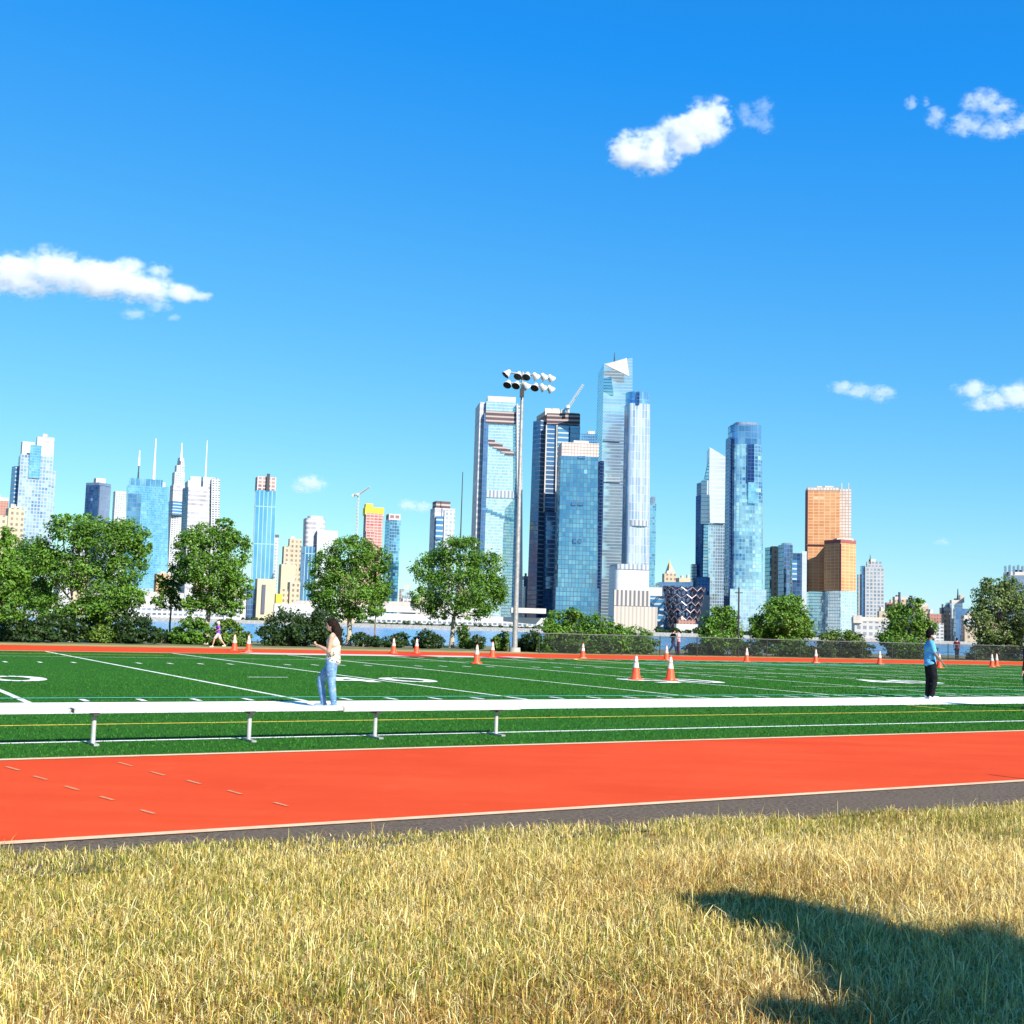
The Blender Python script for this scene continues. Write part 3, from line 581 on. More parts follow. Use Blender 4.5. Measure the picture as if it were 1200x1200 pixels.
# ------------------------------------------------------------------ chain link fence
def fence():
    v = 58.6; u0, u1, hh = 36.6, 112, 1.16; root = empty('chain_link_fence', uv(u0, v), 'dark chain link fence with grey top rail behind the far track', 'fence', None, ANG)
    L = u1 - u0; n = int(L / 2.9)
    for i in range(n + 1):
        mb = MB(); mb.tube((i * L / n, 0, -.1), (i * L / n, 0, hh + .03), .032, .032, 8); mb.tube((i * L / n, 0, hh + .03), (i * L / n, 0, hh + .06), .036, .012, 8); mb.build('post', m_darkmetal, root, True)
    mb = MB(); mb.tube((0, 0, hh), (L, 0, hh), .021, .021, 8); mb.build('top_rail', plain('weathered_rail', (.12, .12, .125), .6, .2), root, True)
    mb = MB(); mb.tube((0, 0, hh * .5), (L, 0, hh * .5), .012, .012, 6); mb.tube((0, 0, .06), (L, 0, .06), .014, .014, 6); mb.build('tension_wire', m_darkmetal, root, True)
    s = .075; mb = MB(); k = 0
    for sgn in (1, -1):
        x = -hh if sgn > 0 else 0
        while x < (L if sgn > 0 else L + hh):
            xa, xb = x, x + sgn * hh; za, zb = .06, hh
            if min(xa, xb) >= 0 and max(xa, xb) <= L: mb.tube((xa, .006 * sgn, za), (xb, .006 * sgn, zb), 0.0050, .0050, 3, cap=False)
            x += s
    mb.build('wire_mesh', m_darkmetal, root)
fence()

# ------------------------------------------------------------------ people
def remesh(name, shapes, mat, parent, vox, smooth=3):
    bm = bmesh.new()
    for sh in shapes:
        if sh[0] == 'e':
            _, c, r, rot = sh; q = bmesh.ops.create_icosphere(bm, subdivisions=3, radius=1.0)
            Mx = Matrix.Translation(c) @ (rot.to_matrix().to_4x4() if rot is not None else Matrix.Identity(4)) @ Matrix.Diagonal((*r, 1)); bmesh.ops.transform(bm, matrix=Mx, verts=q['verts'])
        else:
            _, a, ra, b, rb = sh; a, b = Vector(a), Vector(b); d = b - a; ln = max(d.length, 1e-5)
            for c, r in ((a, ra), (b, rb)):
                q = bmesh.ops.create_icosphere(bm, subdivisions=2, radius=r); bmesh.ops.translate(bm, vec=c, verts=q['verts'])
            q = bmesh.ops.create_cone(bm, cap_ends=True, segments=16, radius1=ra, radius2=rb, depth=ln)
            bmesh.ops.transform(bm, matrix=Matrix.Translation((a + b) / 2) @ d.to_track_quat('Z', 'Y').to_matrix().to_4x4(), verts=q['verts'])
    me = bpy.data.meshes.new(name); bm.to_mesh(me); bm.free(); o = bpy.data.objects.new(name, me); COL.objects.link(o)
    r = o.modifiers.new('r', 'REMESH'); r.mode = 'VOXEL'; r.voxel_size = vox
    if smooth: s = o.modifiers.new('s', 'SMOOTH'); s.iterations = smooth; s.factor = .5
    dg = bpy.context.evaluated_depsgraph_get(); dg.update(); me2 = bpy.data.meshes.new_from_object(o.evaluated_get(dg)); o.modifiers.clear(); o.data = me2; bpy.data.meshes.remove(me)
    me2.materials.clear(); me2.materials.append(mat); me2.polygons.foreach_set('use_smooth', [True] * len(me2.polygons)); me2.name = name
    if parent: o.parent = parent
    return o
J0 = dict(head=(.012, 0, .935), neck=(0, 0, .865), chest=(0, 0, .745), waist=(0, 0, .63), pelvis=(0, 0, .53), sh=(0, .102, .815), el=(-.01, .128, .645), wr=(.025, .128, .495), hip=(0, .052, .51), kn=(.01, .055, .285), an=(-.01, .055, .045))
def person(loc, heading, hgt, label, J, skin, wear, vox=.011, grip=False, group=None, female=False):
    """heading: direction faced, radians; local x forward, y left. J gives joints per side: 'L'/'R' suffix"""
    root = empty('person', loc, label, 'person', group, heading)
    def g(k, s=None):
        q = J.get(k + (s or '')); 
        if q is None:
            q = J0[k]
            if s == 'R': q = (q[0], -q[1], q[2])
        return Vector(q) * hgt
    h = hgt; b = []
    hd, nk, ch, wa, pe = g('head'), g('neck'), g('chest'), g('waist'), g('pelvis')
    cw = .088 if female else .10
    bk = wear.get('bulk', 1.0)
    def E(c, r, rot=None): return ('e', c, tuple(x * h * bk for x in r), rot)
    def T(a, ra, bb, rb): return ('t', a, ra * h * bk, bb, rb * h * bk)
    b += [E(hd + Vector((0, 0, .006 * h)), (.054, .043, .060)), E(hd + Vector((.016, 0, -.026)) * h, (.036, .032, .036)), T(hd + Vector((.05, 0, .004)) * h, .006, hd + Vector((.060, 0, -.014)) * h, .010),
          E(hd + Vector((.048, 0, -.036)) * h, (.010, .015, .006)), E(hd + Vector((-.004, .044, -.006)) * h, (.012, .006, .018)), E(hd + Vector((-.004, -.044, -.006)) * h, (.012, .006, .018)),
          T(hd + Vector((-.012, 0, -.03)) * h, .030, nk, .030), T(nk, .030, nk + Vector((0, 0, -.04 * h)), .036),
          E(ch, (.060, cw, .085)), E(wa, (.050, .078, .075)), E(pe, (.060, .090 if female else .086, .062)), T(ch, .06, wa, .055), T(wa, .055, pe, .06)]
    for s in 'LR':
        sg = 1 if s == 'L' else -1; S_, Ee, W = g('sh', s), g('el', s), g('wr', s); Hh, Kn, An = g('hip', s), g('kn', s), g('an', s)
        b += [T(nk + Vector((-.01, 0, -.045)) * h, .030, S_, .030), T(S_, .030, S_.lerp(Ee, .5), .025), T(S_.lerp(Ee, .5), .026, Ee, .020), T(Ee, .021, Ee.lerp(W, .35), .022), T(Ee.lerp(W, .35), .022, W, .0135)]
        fd = (W - Ee).normalized(); side = Vector((0, -sg, 0)); side = (side - fd * side.dot(fd)).normalized(); pn = fd.cross(side)
        pal = W + fd * .030 * h; b.append(('e', pal, (.030 * h, .020 * h, .011 * h), Matrix((fd, side, pn)).transposed().to_quaternion()))
        curl = 1.35 if grip else .35
        for k, ln in enumerate((.036, .041, .038, .030)):
            q0 = pal + fd * .022 * h + side * (.0145 - .0095 * k) * h; d1 = (fd + pn * sg * -.25 * curl).normalized(); q1 = q0 + d1 * ln * .5 * h; d2 = (fd * (1 - .4 * curl) + pn * sg * -.75 * curl).normalized(); q2 = q1 + d2 * ln * .5 * h
            b += [T(q0, .0062, q1, .0056), T(q1, .0056, q2, .0046)]
        t0 = W + fd * .012 * h + side * .016 * h; t1 = t0 + (fd * .6 + side * .8).normalized() * .022 * h; t2 = t1 + (fd * .9 + side * .2 - pn * sg * .3).normalized() * .018 * h
        b += [T(t0, .0075, t1, .0066), T(t1, .0066, t2, .0052)]
        b += [T(Hh, .056, Hh.lerp(Kn, .5), .047), T(Hh.lerp(Kn, .5), .047, Kn, .034), T(Kn, .034, Kn.lerp(An, .3) + Vector((-.008 * h, 0, 0)), .034), T(Kn.lerp(An, .3) + Vector((-.008 * h, 0, 0)), .034, An, .020)]
        toe = Vector(J.get('toe' + s, (An.x / h + .088, An.y / h, An.z / h - .030))) * h; b += [T(An + Vector((-.014, 0, -.018)) * h, .022, toe, .017)]
    remesh('body', b, skin, root, vox)
    top, bot = wear['top'], wear['bottom']; o = top.get('puff', .008)
    t = [E(ch, (.062 + o, cw + .004 + o, .082)), E(wa, (.052 + o, .080 + o, .08)), T(ch, .062 + o, wa, .058 + o), T(wa, .058 + o, pe + Vector((0, 0, .02 * h)), .064 + o), E(pe + Vector((0, 0, top.get('hem', .0) * h)), (.064 + o, .092 + o, .05))]
    for s in 'LR':
        S_, Ee, W = g('sh', s), g('el', s), g('wr', s); sl_ = top['sleeve']
        t.append(T(nk + Vector((-.01, 0, -.05)) * h, .030 if sl_ else .022, S_ if sl_ else S_.lerp(nk, .3), .036 if sl_ else .024))
        if sl_: t.append(T(S_, .037, S_.lerp(Ee, min(sl_, 1)), .034))
        if sl_ > 1: t.append(T(Ee, .031, Ee.lerp(W, .93), .024))
    remesh('shirt' if not top.get('jacket') else 'jacket', t, top['mat'], root, vox)
    t = [E(pe + Vector((0, 0, -.005)) * h, (.066, .094, .058)), T(g('hip', 'L'), .05, g('hip', 'R'), .05)]
    for s in 'LR':
        Hh, Kn, An = g('hip', s), g('kn', s), g('an', s); lo = bot['length']; k = bot.get('w', 1)
        if lo <= .5: t.append(T(Hh, .063, Hh.lerp(Kn, lo * 2), .058))
        else: t += [T(Hh, .062, Hh.lerp(Kn, .5), .054 * k), T(Hh.lerp(Kn, .5), .054 * k, Kn, .042 * k), T(Kn, .042 * k, Kn.lerp(An, .35), .040 * k), T(Kn.lerp(An, .35), .040 * k, An + Vector((0, 0, .0)), .031 * k)]
    remesh('trousers' if bot['length'] > .5 else 'shorts', t, bot['mat'], root, vox)
    for s in 'LR':
        An = g('an', s); toe = Vector(J.get('toe' + s, (An.x / h + .088, An.y / h, An.z / h - .030))) * h; heel = An + Vector((-.018, 0, -.022)) * h
        remesh('shoe', [T(An, .024, heel, .024), T(heel, .024, toe, .021), T(heel + Vector((0, 0, -.006)) * h, .021, toe + Vector((0, 0, -.004)) * h, .019)], wear['shoe'], root, vox * .8)
    hair = wear['hair']; t = []
    hs_ = [(-.012, 0, .018, .058, .050, .058), (-.026, 0, -.004, .044, .047, .05)]
    t = [E(hd + Vector(q[:3]) * h, q[3:]) for q in hs_]
    for q in hair.get('lumps', []): t.append(E(hd + Vector(q[:3]) * h, q[3:]))
    remesh(hair.get('name', 'hair'), t, hair['mat'], root, vox * .9, 1)
    for s in (1, -1):
        remesh('eye', [E(hd + Vector((.048, s * .017, .006)) * h, (.007, .008, .005))], m_darkmetal, root, .004, 0)
    if wear.get('mask'): remesh('face_mask', [E(hd + Vector((.032, 0, -.026)) * h, (.034, .038, .030)), E(hd + Vector((.0, 0, -.018)) * h, (.03, .0465, .012))], wear['mask'], root, vox * .6)
    return root
def cloth(name, c1, c2, scale=14, rough=.85): return mottled(name, c1, c2, scale, rough, bump=.25, spec=.06)
sk_f = mottled('light_skin', (.42, .23, .15), (.47, .26, .18), 20, .5); sk_d = mottled('dark_skin', (.12, .065, .045), (.17, .095, .06), 20, .5); sk_m = mottled('tan_skin', (.45, .25, .16), (.5, .28, .19), 20, .5)
mt = NT('flower_print_cloth'); v_ = mt.coord('Object'); vo = mt.n('TexVoronoi'); vo.inputs['Scale'].default_value = 21; mt.l(v_, vo.inputs['Vector'])
sp_ = mt.n('SeparateXYZ'); mt.l(v_, sp_.inputs[0]); dots = mt.math('MULTIPLY', mt.math('LESS_THAN', vo.outputs['Distance'], .33), mt.math('LESS_THAN', sp_.outputs[2], 1.0))
mt.set(base=mt.mix(dots, (.46, .41, .34), (.07, .065, .07)), rough=.85, spec=.1); m_flower = mt.mat
mt = NT('light_denim'); v_ = mt.coord('Object'); f_ = mt.ramp(mt.noise(v_, 7, 4, .7), .35, .65); r_ = mt.math('GREATER_THAN', mt.noise(v_, 16, 2), .66)
mt.set(base=mt.mix(mt.math('MULTIPLY', r_, .8), mt.mix(f_, (.055, .14, .29), (.17, .29, .43)), (.40, .37, .33)), rough=.85, spec=.1); m_denim = mt.mat
m_hair = mottled('dark_brown_hair', (.008, .005, .004), (.022, .012, .009), 30, .8, bump=.5, spec=.08); m_hairb = mottled('black_hair', (.004, .004, .004), (.010, .009, .009), 40, .9, bump=.5, spec=.03)
m_blue = cloth('light_blue_cloth', (.06, .25, .50), (.11, .33, .56)); m_black = cloth('black_cloth', (.006, .0065, .008), (.012, .013, .016)); m_purple = cloth('purple_cloth', (.13, .05, .50), (.18, .08, .6))
m_whitecloth = cloth('white_cloth', (.52, .52, .54), (.58, .58, .58)); m_pink = cloth('pale_pink_cloth', (.50, .33, .36), (.56, .40, .43)); m_navy = cloth('navy_cloth', (.018, .026, .075), (.03, .045, .11)); m_maroon = cloth('maroon_cloth', (.075, .012, .022), (.12, .02, .03))
m_shoew = plain('white_shoe', (.76, .74, .72), .5); m_shoed = plain('blue_grey_shoe', (.16, .24, .36), .6); m_orangehair = mottled('auburn_hair', (.42, .17, .06), (.5, .22, .08), 30, .5)
# woman walking to the left, hands together before her chest (faces -x)
W_J = dict(head=(.034, 0, .932), shL=(.0, .092, .812), shR=(.0, -.092, .812), elL=(.022, .118, .642), elR=(.03, -.118, .642), wrL=(.172, .028, .700), wrR=(.160, -.028, .682),
           hipL=(.005, .05, .51), knL=(-.005, .052, .285), anL=(-.045, .052, .045), hipR=(.01, -.05, .51), knR=(.150, -.05, .315), anR=(.105, -.05, .050))
p = gnd(388, 829.5)
wl = [(-.05, 0, -.03, .045, .054, .075), (-.075, .0, -.085, .04, .05, .075), (-.085, .01, -.15, .036, .046, .06), (-.06, .035, -.07, .03, .03, .07), (-.06, -.035, -.07, .03, .03, .07), (.0, .0, .045, .05, .048, .03), (-.10, 0, -.18, .026, .035, .045)]
person(p, math.pi - .12, 1.52, 'woman with long dark hair, flowered white top and light ripped jeans walking with hands joined', W_J, sk_f,
       dict(top=dict(mat=m_flower, sleeve=0, puff=.012, hem=-.005), bottom=dict(mat=m_denim, length=1, w=.98), shoe=m_shoed, hair=dict(mat=m_hair, lumps=wl), bulk=1.13), grip=True, female=True)
# man in light blue shirt facing right
M_J = dict(head=(.016, 0, .935), elL=(.02, .135, .66), wrL=(.085, .13, .52), elR=(.045, -.125, .655), wrR=(.15, -.115, .535), hipL=(0, .045, .51), knL=(-.005, .046, .285), anL=(-.03, .046, .045), hipR=(.01, -.045, .51), knR=(.055, -.042, .295), anR=(.015, -.04, .047))
p = gnd(1090, 819)
person(p, -.12, 1.72, 'man in light blue t-shirt, black trousers and white face mask standing on the white sideline', M_J, sk_d,
       dict(top=dict(mat=m_blue, sleeve=.75, puff=.014, hem=-.012), bottom=dict(mat=m_black, length=1), shoe=m_shoew, hair=dict(mat=m_hairb, lumps=[(-.01, 0, .04, .054, .05, .045)]), mask=m_whitecloth, bulk=1.1))
# runner, striding to the left on the far track
R_J = dict(head=(.03, 0, .93), shL=(.01, .1, .81), shR=(.01, -.1, .81), elL=(-.07, .13, .70), wrL=(.05, .12, .64), elR=(.08, -.13, .68), wrR=(.17, -.09, .74), hipL=(0, .05, .51), knL=(.13, .05, .33), anL=(.19, .05, .06), hipR=(0, -.05, .51), knR=(-.09, -.05, .30), anR=(-.26, -.05, .10))
p = gnd(255, 759)
person(p, math.pi + .1, 1.32, 'runner in purple shirt, pale pink shorts and white cap striding along the far track', R_J, sk_f,
       dict(top=dict(mat=m_purple, sleeve=.7, puff=.014), bottom=dict(mat=m_pink, length=.4), shoe=m_shoew, hair=dict(mat=m_whitecloth, name='cap', lumps=[(.045, 0, .022, .035, .036, .008)])), vox=.014)
# person cut by the right edge
E_J = dict(elL=(.0, .135, .66), wrL=(.04, .13, .51), elR=(.0, -.135, .66), wrR=(.04, -.13, .51))
p = gnd(1206.5, 831)
person(p, math.pi * .8, 1.70, 'person in maroon top and navy trousers cut off by the right edge of the photo', E_J, sk_m,
       dict(top=dict(mat=m_maroon, sleeve=1.9, puff=.016), bottom=dict(mat=m_navy, length=1, w=1.1), shoe=m_darkmetal, hair=dict(mat=m_orangehair)))
# walkers behind the fence
for px, lab, tm, bm_, hd_ in ((788.5, 'person in dark clothes walking behind the fence, left of two', m_black, m_navy, .4), (795, 'person in pale top and maroon shorts walking behind the fence, right of two', m_pink, m_maroon, 2.8), (1121.5, 'small person in dark red top behind the fence right of the man in light blue', m_maroon, m_black, 1.2)):
    g_ = gnd(px, 771); tu, tv = touv(g_); s_ = 59.6 / tv
    gg = gnd(px, 771); d_ = Vector((gg.x, gg.y, 0)) * s_
    person(d_, hd_, 1.62, lab, R_J if px < 790 else M_J, sk_m, dict(top=dict(mat=tm, sleeve=.7), bottom=dict(mat=bm_, length=1), shoe=m_darkmetal, hair=dict(mat=m_hairb)), vox=.02, group='walkers behind the fence')
# ------------------------------------------------------------------ Manhattan skyline
ZB = -1.6
m_roof = mottled('roof_grey', (.20, .20, .21), (.34, .33, .33), .05, .8)
m_conc = mottled('pale_concrete', (.40, .35, .30), (.50, .46, .41), .08, .85)
m_spire = plain('spire_metal', (.55, .56, .57), .5, .2)
m_darkroof = plain('dark_roof', (.05, .06, .10), .6)
def hfoot(xl, xr, yt, Yd, fl, dep=None, phi=None):
    """plan of a block whose outline spans pixels xl..xr at height yt: front-left, front-right, back-right, back-left; fl = share taken by the left flank"""
    Wp = xr - xl; p = at(xl + fl * Wp, yt, Yd); z = p.z; W = Wp * Yd / F
    dl, dr = ray(xl, yt), ray(xr, yt); az = math.atan2((dl.x + dr.x), (dl.y + dr.y))
    if phi is None:
        if dep is None: dep = max(.75 * W, 18)
        phi = math.asin(min(.80, max(fl * W / dep, .04))) if fl > .02 else .05
    e1 = Vector((math.cos(phi - az), math.sin(phi - az))); e2 = Vector((-e1.y, e1.x))
    def hit(e, d):
        # p + e*t on the vertical plane through the eye along d
        n = Vector((d.y, -d.x)); return -(p.x * n.x + p.y * n.y) / (e.x * n.x + e.y * n.y)
    wf = hit(e1, dr); P = Vector((p.x, p.y)); FR = P + e1 * wf
    if fl > .02: BL = P + e2 * hit(e2, dl)
    else: BL = P + e2 * (dep or W * .75)
    BR = FR + (BL - P)
    return [P, FR, BR, BL], z, phi
def rounded(poly, r, n=5):
    out = []; N = len(poly)
    for i in range(N):
        a, b, c = poly[i - 1], poly[i], poly[(i + 1) % N]; d1 = (a - b).normalized(); d2 = (c - b).normalized()
        rr = min(r, (a - b).length * .49, (c - b).length * .49); p1, p2 = b + d1 * rr, b + d2 * rr
        for k in range(n + 1):
            t = k / n; out.append(p1 * (1 - t) ** 2 + b * 2 * t * (1 - t) + p2 * t ** 2)
    return out
SEEN = {}
def building(name, label, cat, Yd, parts, group='towers across the river'):
    x0, x1 = parts[0]['x']; yt = parts[0]['y'][0]; c = at((x0 + x1) / 2, yt, Yd); root = empty(name, Vector((c.x, c.y, ZB)), label, cat, group); made = {}
    main = None
    for q in parts:
        Y = Yd + q.get('dd', 0); yt, yb = q['y']; xl, xr = q['x']; fl = q.get('fl', .2); mats = [q['m'], q.get('roof', m_roof)]
        par = made.get(q.get('of'), root)
        if q.get('poly'):
            f = [at(x, y, Y) for x, y in q['poly']]; bk = [p + Vector((0, q['th'], 0)) for p in f]; mb = MB(); n = len(f)
            for i in range(n): mb.face([f[i], f[(i + 1) % n], bk[(i + 1) % n], bk[i]])
            mb.face(list(reversed(f))); mb.face(bk); o = mb.build(q['n'], mats[0], par, off=root.location)
        elif q.get('mast'):
            a = at((xl + xr) / 2, yb, Y); b = at((q.get('xt', (xl + xr) / 2)), yt, Y); r = (xr - xl) / 2 * Y / F; mb = MB(); N = 4
            b = Vector((a.x, a.y, b.z))
            mb.tube(a - Vector((0, 0, 6)), a.lerp(b, .45), r, r * .75, 8); mb.tube(a.lerp(b, .45), b, r * .6, r * q.get('tip', .3), 8)
            o = mb.build(q['n'], mats[0], par, off=root.location)
        else:
            if main is not None and fl <= .02 and q.get('dep', 99) <= 12:      # applied piece: sits on the front wall of the main block
                Pm, em, ph = main; d_ = ray(xl, yt); n_ = Vector((d_.y, -d_.x)); t_ = -(Pm.x * n_.x + Pm.y * n_.y) / (em.x * n_.x + em.y * n_.y)
                Y = (Pm + em * t_).y - 1.6 - .12 * (len(made) % 7); q = dict(q, phi=ph, dep=3 + q['dep'] * .3); xb_ = q.pop('xb', None)
            top, zt, phi = hfoot(xl, xr, yt, Y, fl, q.get('dep'), q.get('phi'))
            if main is None: main = (top[0], (top[1] - top[0]).normalized(), phi)
            zb = ZB if yb is None else at((xl + xr) / 2, yb, Y).z
            bot = top
            if 'xb' in q: bot, _, _ = hfoot(q['xb'][0], q['xb'][1], yb if yb else 720, Y, fl, q.get('dep'), phi)
            if q.get('rnd'): top, bot = rounded(top, q['rnd']), rounded(bot, q['rnd'])
            zs = [zt] * len(top)
            if 'tops' in q: zs = [at(x, y, Y).z for x, y in zip((xl + fl * (xr - xl), xr, xr, xl), q['tops'])]
            mb = MB(); mb.prism([(a.x, a.y, zb) for a in bot], [(a.x, a.y, z) for a, z in zip(top, zs)]); o = mb.build(q['n'], mats, par, off=root.location)
            # parapet / slab edges read as real relief
            if q.get('parapet'):
                cc = sum((Vector(a) for a in top), Vector((0, 0))) / len(top); s = 1.012; big = [cc + (a - cc) * s for a in top]
                pb = MB(); pb.prism([(a.x, a.y, zt - 3.5) for a in big], [(a.x, a.y, zt + 1.2) for a in big]); pb.build('parapet', [q['parapet'], m_roof], par, off=root.location)
            for k in range(q.get('plant', 0)):
                r_ = random.Random(hash((name, k, int(xl))) & 255); a = top[0].lerp(top[len(top) // 2], r_.uniform(.2, .6)); ww = (top[1] - top[0]).length
                pb = MB(); pb.box((a.x + r_.uniform(-.2, .3) * ww, a.y, zt), ww * r_.uniform(.12, .28), 8, r_.uniform(2.5, 6), -.2 + phi); pb.build('rooftop_plant', m_conc, par, off=root.location)
        made[q['n']] = o if par is root else made.get(q['n'])
        if q['n'] not in made or made[q['n']] is None: made[q['n']] = o
    return root
def D(n, x, y, m, fl=.2, **k): return dict(n=n, x=x, y=y, m=m, fl=fl, **k)

# facade materials
g_pale = facade('pale_reflective_glass', (.58, .72, .80), (.78, .87, .90), (.66, .74, .80), 4.2, 1.8, .16, .10, .85, .14, .6, .7)
g_palemix = facade('speckled_tower_glass', (.12, .26, .46), (.62, .76, .86), (.46, .52, .60), 5.6, 4.8, .26, .26, .7, .2, 1.2, .45, .03, seed=1)
g_bluestripe = facade('blue_banded_glass', (.06, .22, .46), (.20, .42, .64), (.62, .70, .78), 6.8, 40, .30, .0, .6, .2, .5, .4, seed=2)
g_navy = facade('navy_glass', (.020, .060, .17), (.10, .22, .42), (.06, .10, .20), 5, 5, .16, .12, .7, .12, 1.0, .4, .05, glass3=(.30, .42, .6), seed=3)
g_navylit = facade('slate_blue_glass', (.16, .24, .38), (.36, .46, .60), (.22, .28, .40), 4, 3, .22, .15, .5, .2, .6, .5, seed=4)
g_sky = facade('sky_blue_glass', (.16, .46, .74), (.42, .72, .88), (.22, .48, .70), 4.2, 3.4, .14, .08, .85, .12, .8, .6, .03, seed=5)
g_skydark = facade('sky_blue_glass_deep', (.05, .18, .40), (.30, .55, .76), (.10, .22, .42), 8, 8, .12, .08, .8, .12, 1, .5, seed=6)
g_grid = facade('teal_gridded_glass', (.07, .26, .46), (.28, .54, .68), (.05, .12, .24), 6.0, 4.6, .13, .14, .75, .12, .9, .45, .02, glass3=(.45, .72, .8), seed=7)
g_navyline = facade('navy_glass_white_slabs', (.08, .18, .36), (.20, .36, .56), (.62, .70, .80), 6.6, 60, .20, .0, .6, .12, .5, .4, seed=8)
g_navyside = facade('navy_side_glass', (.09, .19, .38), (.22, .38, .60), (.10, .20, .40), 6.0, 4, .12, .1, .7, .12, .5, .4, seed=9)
g_chisel = facade('banded_silver_glass', (.44, .60, .72), (.74, .86, .90), (.36, .50, .62), 4.4, 30, .20, .0, .85, .13, .6, .8, .012, seed=10)
g_white = facade('white_stone_and_glass', (.24, .34, .52), (.66, .72, .80), (.60, .60, .64), 11, 4.2, .05, .26, .6, .2, .6, .9, .06, seed=11, stretch=(3.2, .12))
g_palefins = facade('pale_vent_fins', (.22, .27, .33), (.34, .38, .42), (.62, .66, .70), 90, 5.2, .0, .55, .2, .4, .3, .3, seed=51)
g_curve = facade('curved_blue_glass', (.12, .34, .64), (.50, .72, .86), (.25, .42, .62), 30, 9, .02, .10, .9, .1, .6, .8, .03, seed=12)
g_podium = facade('white_podium_panels', (.56, .60, .66), (.74, .76, .78), (.78, .77, .76), 4.5, 5, .14, .10, .3, .3, .5, .5, seed=13)
g_fins = facade('ribbed_fins', (.14, .13, .15), (.26, .24, .24), (.66, .62, .58), 90, 5.2, .0, .50, .2, .4, .3, .3, seed=14)
g_finscream = facade('cream_ribbed_wall', (.46, .40, .34), (.58, .52, .45), (.76, .68, .60), 90, 4.6, .0, .62, .05, .6, .3, .3, seed=15)
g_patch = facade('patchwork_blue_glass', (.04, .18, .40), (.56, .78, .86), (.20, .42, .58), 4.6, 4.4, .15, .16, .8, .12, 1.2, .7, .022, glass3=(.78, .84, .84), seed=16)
g_patchdark = facade('deep_blue_and_shaded_glass', (.012, .05, .19), (.04, .14, .36), (.03, .08, .22), 4.6, 4.4, .12, .1, .8, .12, .6, .4, seed=17)  # dark copy of the patchwork glass; also carries painted shade on left flanks
g_whiteclad = facade('white_clad_glass', (.70, .78, .84), (.84, .86, .88), (.84, .84, .86), 5.5, 40, .16, .0, .4, .25, .5, .5, seed=18)
g_lightblue = facade('light_blue_glass', (.44, .62, .74), (.72, .85, .90), (.55, .68, .78), 4.4, 3.2, .16, .14, .85, .12, .7, .6, seed=19)
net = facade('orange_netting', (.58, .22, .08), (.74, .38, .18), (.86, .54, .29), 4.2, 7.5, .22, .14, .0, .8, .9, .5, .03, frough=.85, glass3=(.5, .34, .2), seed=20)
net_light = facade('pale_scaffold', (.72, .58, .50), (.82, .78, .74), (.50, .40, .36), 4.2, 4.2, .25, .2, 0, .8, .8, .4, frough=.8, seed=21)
net_dark = facade('shaded_netting', (.34, .09, .09), (.42, .13, .11), (.30, .09, .09), 4.2, 5.5, .14, .1, .0, .85, .5, .4, frough=.85, seed=22)  # orange netting recoloured dark red: shadow of the left faces put into colour
g_grey = facade('grey_window_grid', (.20, .28, .38), (.50, .58, .64), (.70, .70, .72), 5.2, 5.0, .36, .36, .3, .3, .8, .4, frough=.8, seed=23)
g_cream = facade('cream_masonry', (.13, .11, .10), (.42, .34, .26), (.70, .58, .42), 7.5, 6.5, .50, .52, .1, .4, .8, .3, frough=.85, seed=24)
g_creamsolid = facade('cream_blank_wall', (.62, .50, .32), (.70, .58, .40), (.76, .64, .44), 6, 9, .8, .8, .0, .7, .3, .3, frough=.85, seed=25)
g_brown = facade('red_brown_masonry', (.10, .07, .07), (.30, .22, .2), (.56, .28, .22), 3.8, 3.8, .58, .58, .1, .4, .7, .4, frough=.85, seed=26)
g_slabred = facade('open_red_slabs', (.42, .10, .09), (.68, .38, .34), (.72, .56, .52), 4.4, 6, .34, .14, .0, .8, .9, .3, frough=.85, seed=27)
g_pinkgrid = facade('unfinished_pink_slabs', (.18, .10, .12), (.62, .44, .42), (.78, .66, .64), 6, 7, .32, .25, .0, .8, .9, .3, frough=.85, seed=28)
g_whiteline = facade('white_louvred_wall', (.26, .27, .33), (.66, .66, .70), (.78, .75, .75), 8.5, 40, .42, .0, .1, .5, .8, .5, .06, frough=.7, seed=29)
g_bluestrip = facade('blue_vertical_glass', (.14, .42, .72), (.34, .64, .84), (.40, .64, .82), 60, 6.5, .02, .18, .85, .12, .7, .6, seed=30)
g_slabband = facade('stacked_dark_floors', (.06, .035, .05), (.16, .09, .10), (.62, .50, .46), 6.2, 60, .38, .0, .0, .7, .5, .3, frough=.85, seed=31)
g_shed = facade('white_shed_wall', (.60, .60, .60), (.74, .73, .72), (.76, .75, .74), 5, 12, .3, .1, .0, .7, .6, .4, frough=.8, seed=32)
g_ferry = facade('pier_window_band', (.10, .14, .20), (.40, .46, .5), (.76, .76, .76), 4.6, 5.5, .48, .30, .2, .4, .7, .3, frough=.7, seed=33)
g_yellow = mottled('yellow_formwork', (.78, .56, .03), (.66, .42, .03), .1, .7)
g_orangebrick = facade('orange_masonry', (.26, .15, .08), (.5, .32, .18), (.66, .42, .22), 4, 4.5, .55, .5, 0, .7, .8, .4, frough=.85, seed=34)
m_copper = NT('bronze_cladding').set(base=(.030, .030, .055), rough=.3, metal=.35).mat
m_copperedge = NT('bronze_soffit').set(base=(.45, .36, .36), rough=.35, metal=.6).mat

